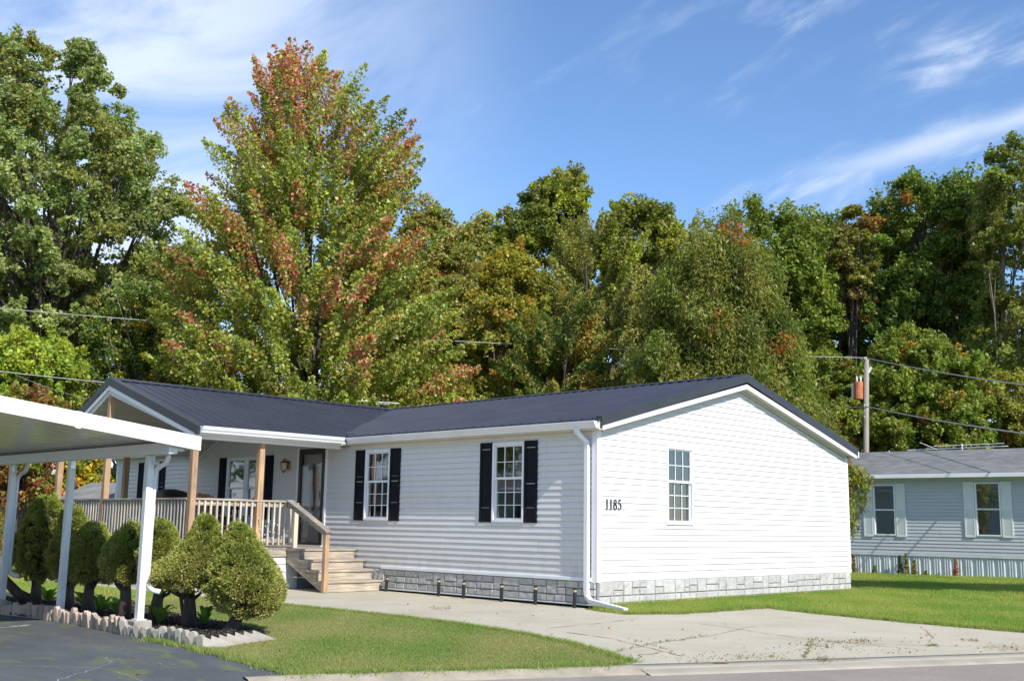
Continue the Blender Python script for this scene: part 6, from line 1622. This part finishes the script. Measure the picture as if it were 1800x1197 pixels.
# fallen leaves and crumbs on lawn, driveway and asphalt
n = 620
LP = []; 
for (pxa, pxb, pya, pyb, k) in ((480, 1080, 1070, 1165, 30), (1100, 1800, 1090, 1160, 26), (0, 500, 1110, 1195, 22), (1260, 1420, 1138, 1160, 16), (1420, 1500, 1128, 1142, 20), (1470, 1640, 1110, 1135, 10), (1740, 1800, 1130, 1142, 14), (600, 1000, 1060, 1090, 8), (750, 795, 1064, 1070, 14), (250, 330, 1118, 1130, 14), (1500, 1800, 1060, 1100, 20)):
    for _ in range(k): LP.append(gpt(random.uniform(pxa, pxb), random.uniform(pya, pyb), 0.0))
LP = np.array(LP); LP[:, 2] = 0.045*(np.array([in_poly(LP[:, :2], lawn1) | in_poly(LP[:, :2], lawn2)])[0]) + 0.004
n = len(LP); col = palette(n, [(0.42, 0.24, 0.10), (0.32, 0.12, 0.06), (0.50, 0.40, 0.18), (0.22, 0.12, 0.07)], [3, 2, 2, 3])
o = np_mesh("fallen_leaves", leaves(LP, np.tile(np.array([0, 0, 3.0]), (n, 1)), rng.uniform(.025, .06, n), col), 4, col, MT['leaf'], None); tag(o, "scattered dry brown and yellow leaves on lawn and concrete", "leaves", None, "stuff")
# crumbly debris drifts at the driveway mouth
DP = []
for (px, py, sx, sy, k) in ((1450, 1132, 40, 5, 150), (1320, 1152, 28, 3, 110), (1448, 1158, 12, 3, 90), (1570, 1144, 22, 3, 40), (1745, 1138, 18, 3, 80), (1230, 1156, 30, 4, 70), (1515, 1125, 16, 2, 90), (775, 1068, 9, 2, 60), (1440, 1140, 60, 10, 120)):
    for _ in range(k): DP.append(gpt(random.gauss(px, sx), random.gauss(py, sy), 0.002))
DP = np.array(DP); DP[:, 2] = rng.uniform(-0.002, 0.008, len(DP)); n = len(DP); col = palette(n, [(0.26, 0.15, 0.08), (0.16, 0.10, 0.06), (0.22, 0.22, 0.06), (0.36, 0.22, 0.14)], [3, 2, 2, 2])
o = np_mesh("leaf_litter", leaves(DP, np.tile(np.array([0, 0, 2.0]), (n, 1)), rng.uniform(.012, .032, n), col), 4, col, MT['leaf'], None); tag(o, "drifts of brown leaf crumbs along the driveway joints", "leaf litter", None, "stuff")
# tufts growing in the driveway joints
tf = []
for (a0, a1) in (((1075, 1146), (1160, 1128)), ((1160, 1128), (1250, 1116)), ((1100, 1120), (1200, 1150)), ((1420, 1122), (1500, 1130)), ((1425, 1125), (1415, 1155)), ((1690, 1124), (1720, 1126)), ((1620, 1135), (1650, 1134)), ((1000, 1158), (1110, 1152))):
    for _ in range(14):
        t = random.random(); tf.append(gpt(a0[0]+(a1[0]-a0[0])*t + random.gauss(0, 2), a0[1]+(a1[1]-a0[1])*t + random.gauss(0, .8), -0.004))
tf = np.array(tf); n = len(tf); rep = 7; B = np.repeat(tf, rep, 0) + rng.normal(0, .012, (n*rep, 3))*np.array([1, 1, 0]); n = len(B); a = rng.uniform(0, 6.28, n); h = rng.uniform(.008, .035, n)
s = np.stack([np.cos(a), np.sin(a), 0*a], 1)*.003; T = B + np.stack([np.cos(a*3)*h*.6, np.sin(a*3)*h*.6, h], 1)
col = palette(n, [(0.14, 0.19, .03), (.24, .20, .08), (.10, .15, .03)], [3, 2, 2])
o = np_mesh("joint_grass", np.stack([B-s, B+s, T], 1).reshape(-1, 3), 3, col, MT['blade'], None); tag(o, "small weeds sprouting from the driveway cracks", "weeds", None, "stuff")
# piece of bark on the road
p = gpt(1267, 1173, -0.042); m = MB(); m.tube([(p[0]-.09, p[1]-.10, -.030), (p[0]-.03, p[1]-.03, -.020), (p[0]+.04, p[1]+.05, -.022), (p[0]+.09, p[1]+.10, -.032)], [.012, .026, .024, .008], 8)
o = m.build("bark_piece", mat("brown_bark_chip", (0.13, .05, .035), (.07, .03, .02), .9, 20.0), None, smooth=True, origin=tuple(p)); tag(o, "brown piece of bark lying on the road by the driveway", "bark piece")
# mulch chips
n = 16000; po = [(-7.4, -7.5), (-3.4, -7.66), (-2.4, -7.44), (-0.2, -7.52), (0.95, -7.5), (1.22, -7.42), (0.88, -6.8), (0.4, -6.35), (-1.0, -6.05), (-3.0, -5.85), (-6.0, -5.7)]
P = rng.uniform((-7.5, -7.7), (1.3, -5.6), (n*2, 2)); P = P[in_poly(P, po)]; n = len(P); P3 = np.stack([P[:, 0], P[:, 1], rng.uniform(.008, .03, n)], 1)
v = rng.uniform(.02, .10, n)[:, None]; col = np.array([1.0, .86, .74])*v
o = np_mesh("mulch_chips", leaves(P3, np.tile(np.array([0, 0, 1.2]), (n, 1)), rng.uniform(.02, .05, n), col), 4, col, MT['needle'], None); tag(o, "dark shredded mulch under the clipped spruces", "mulch", None, "stuff")
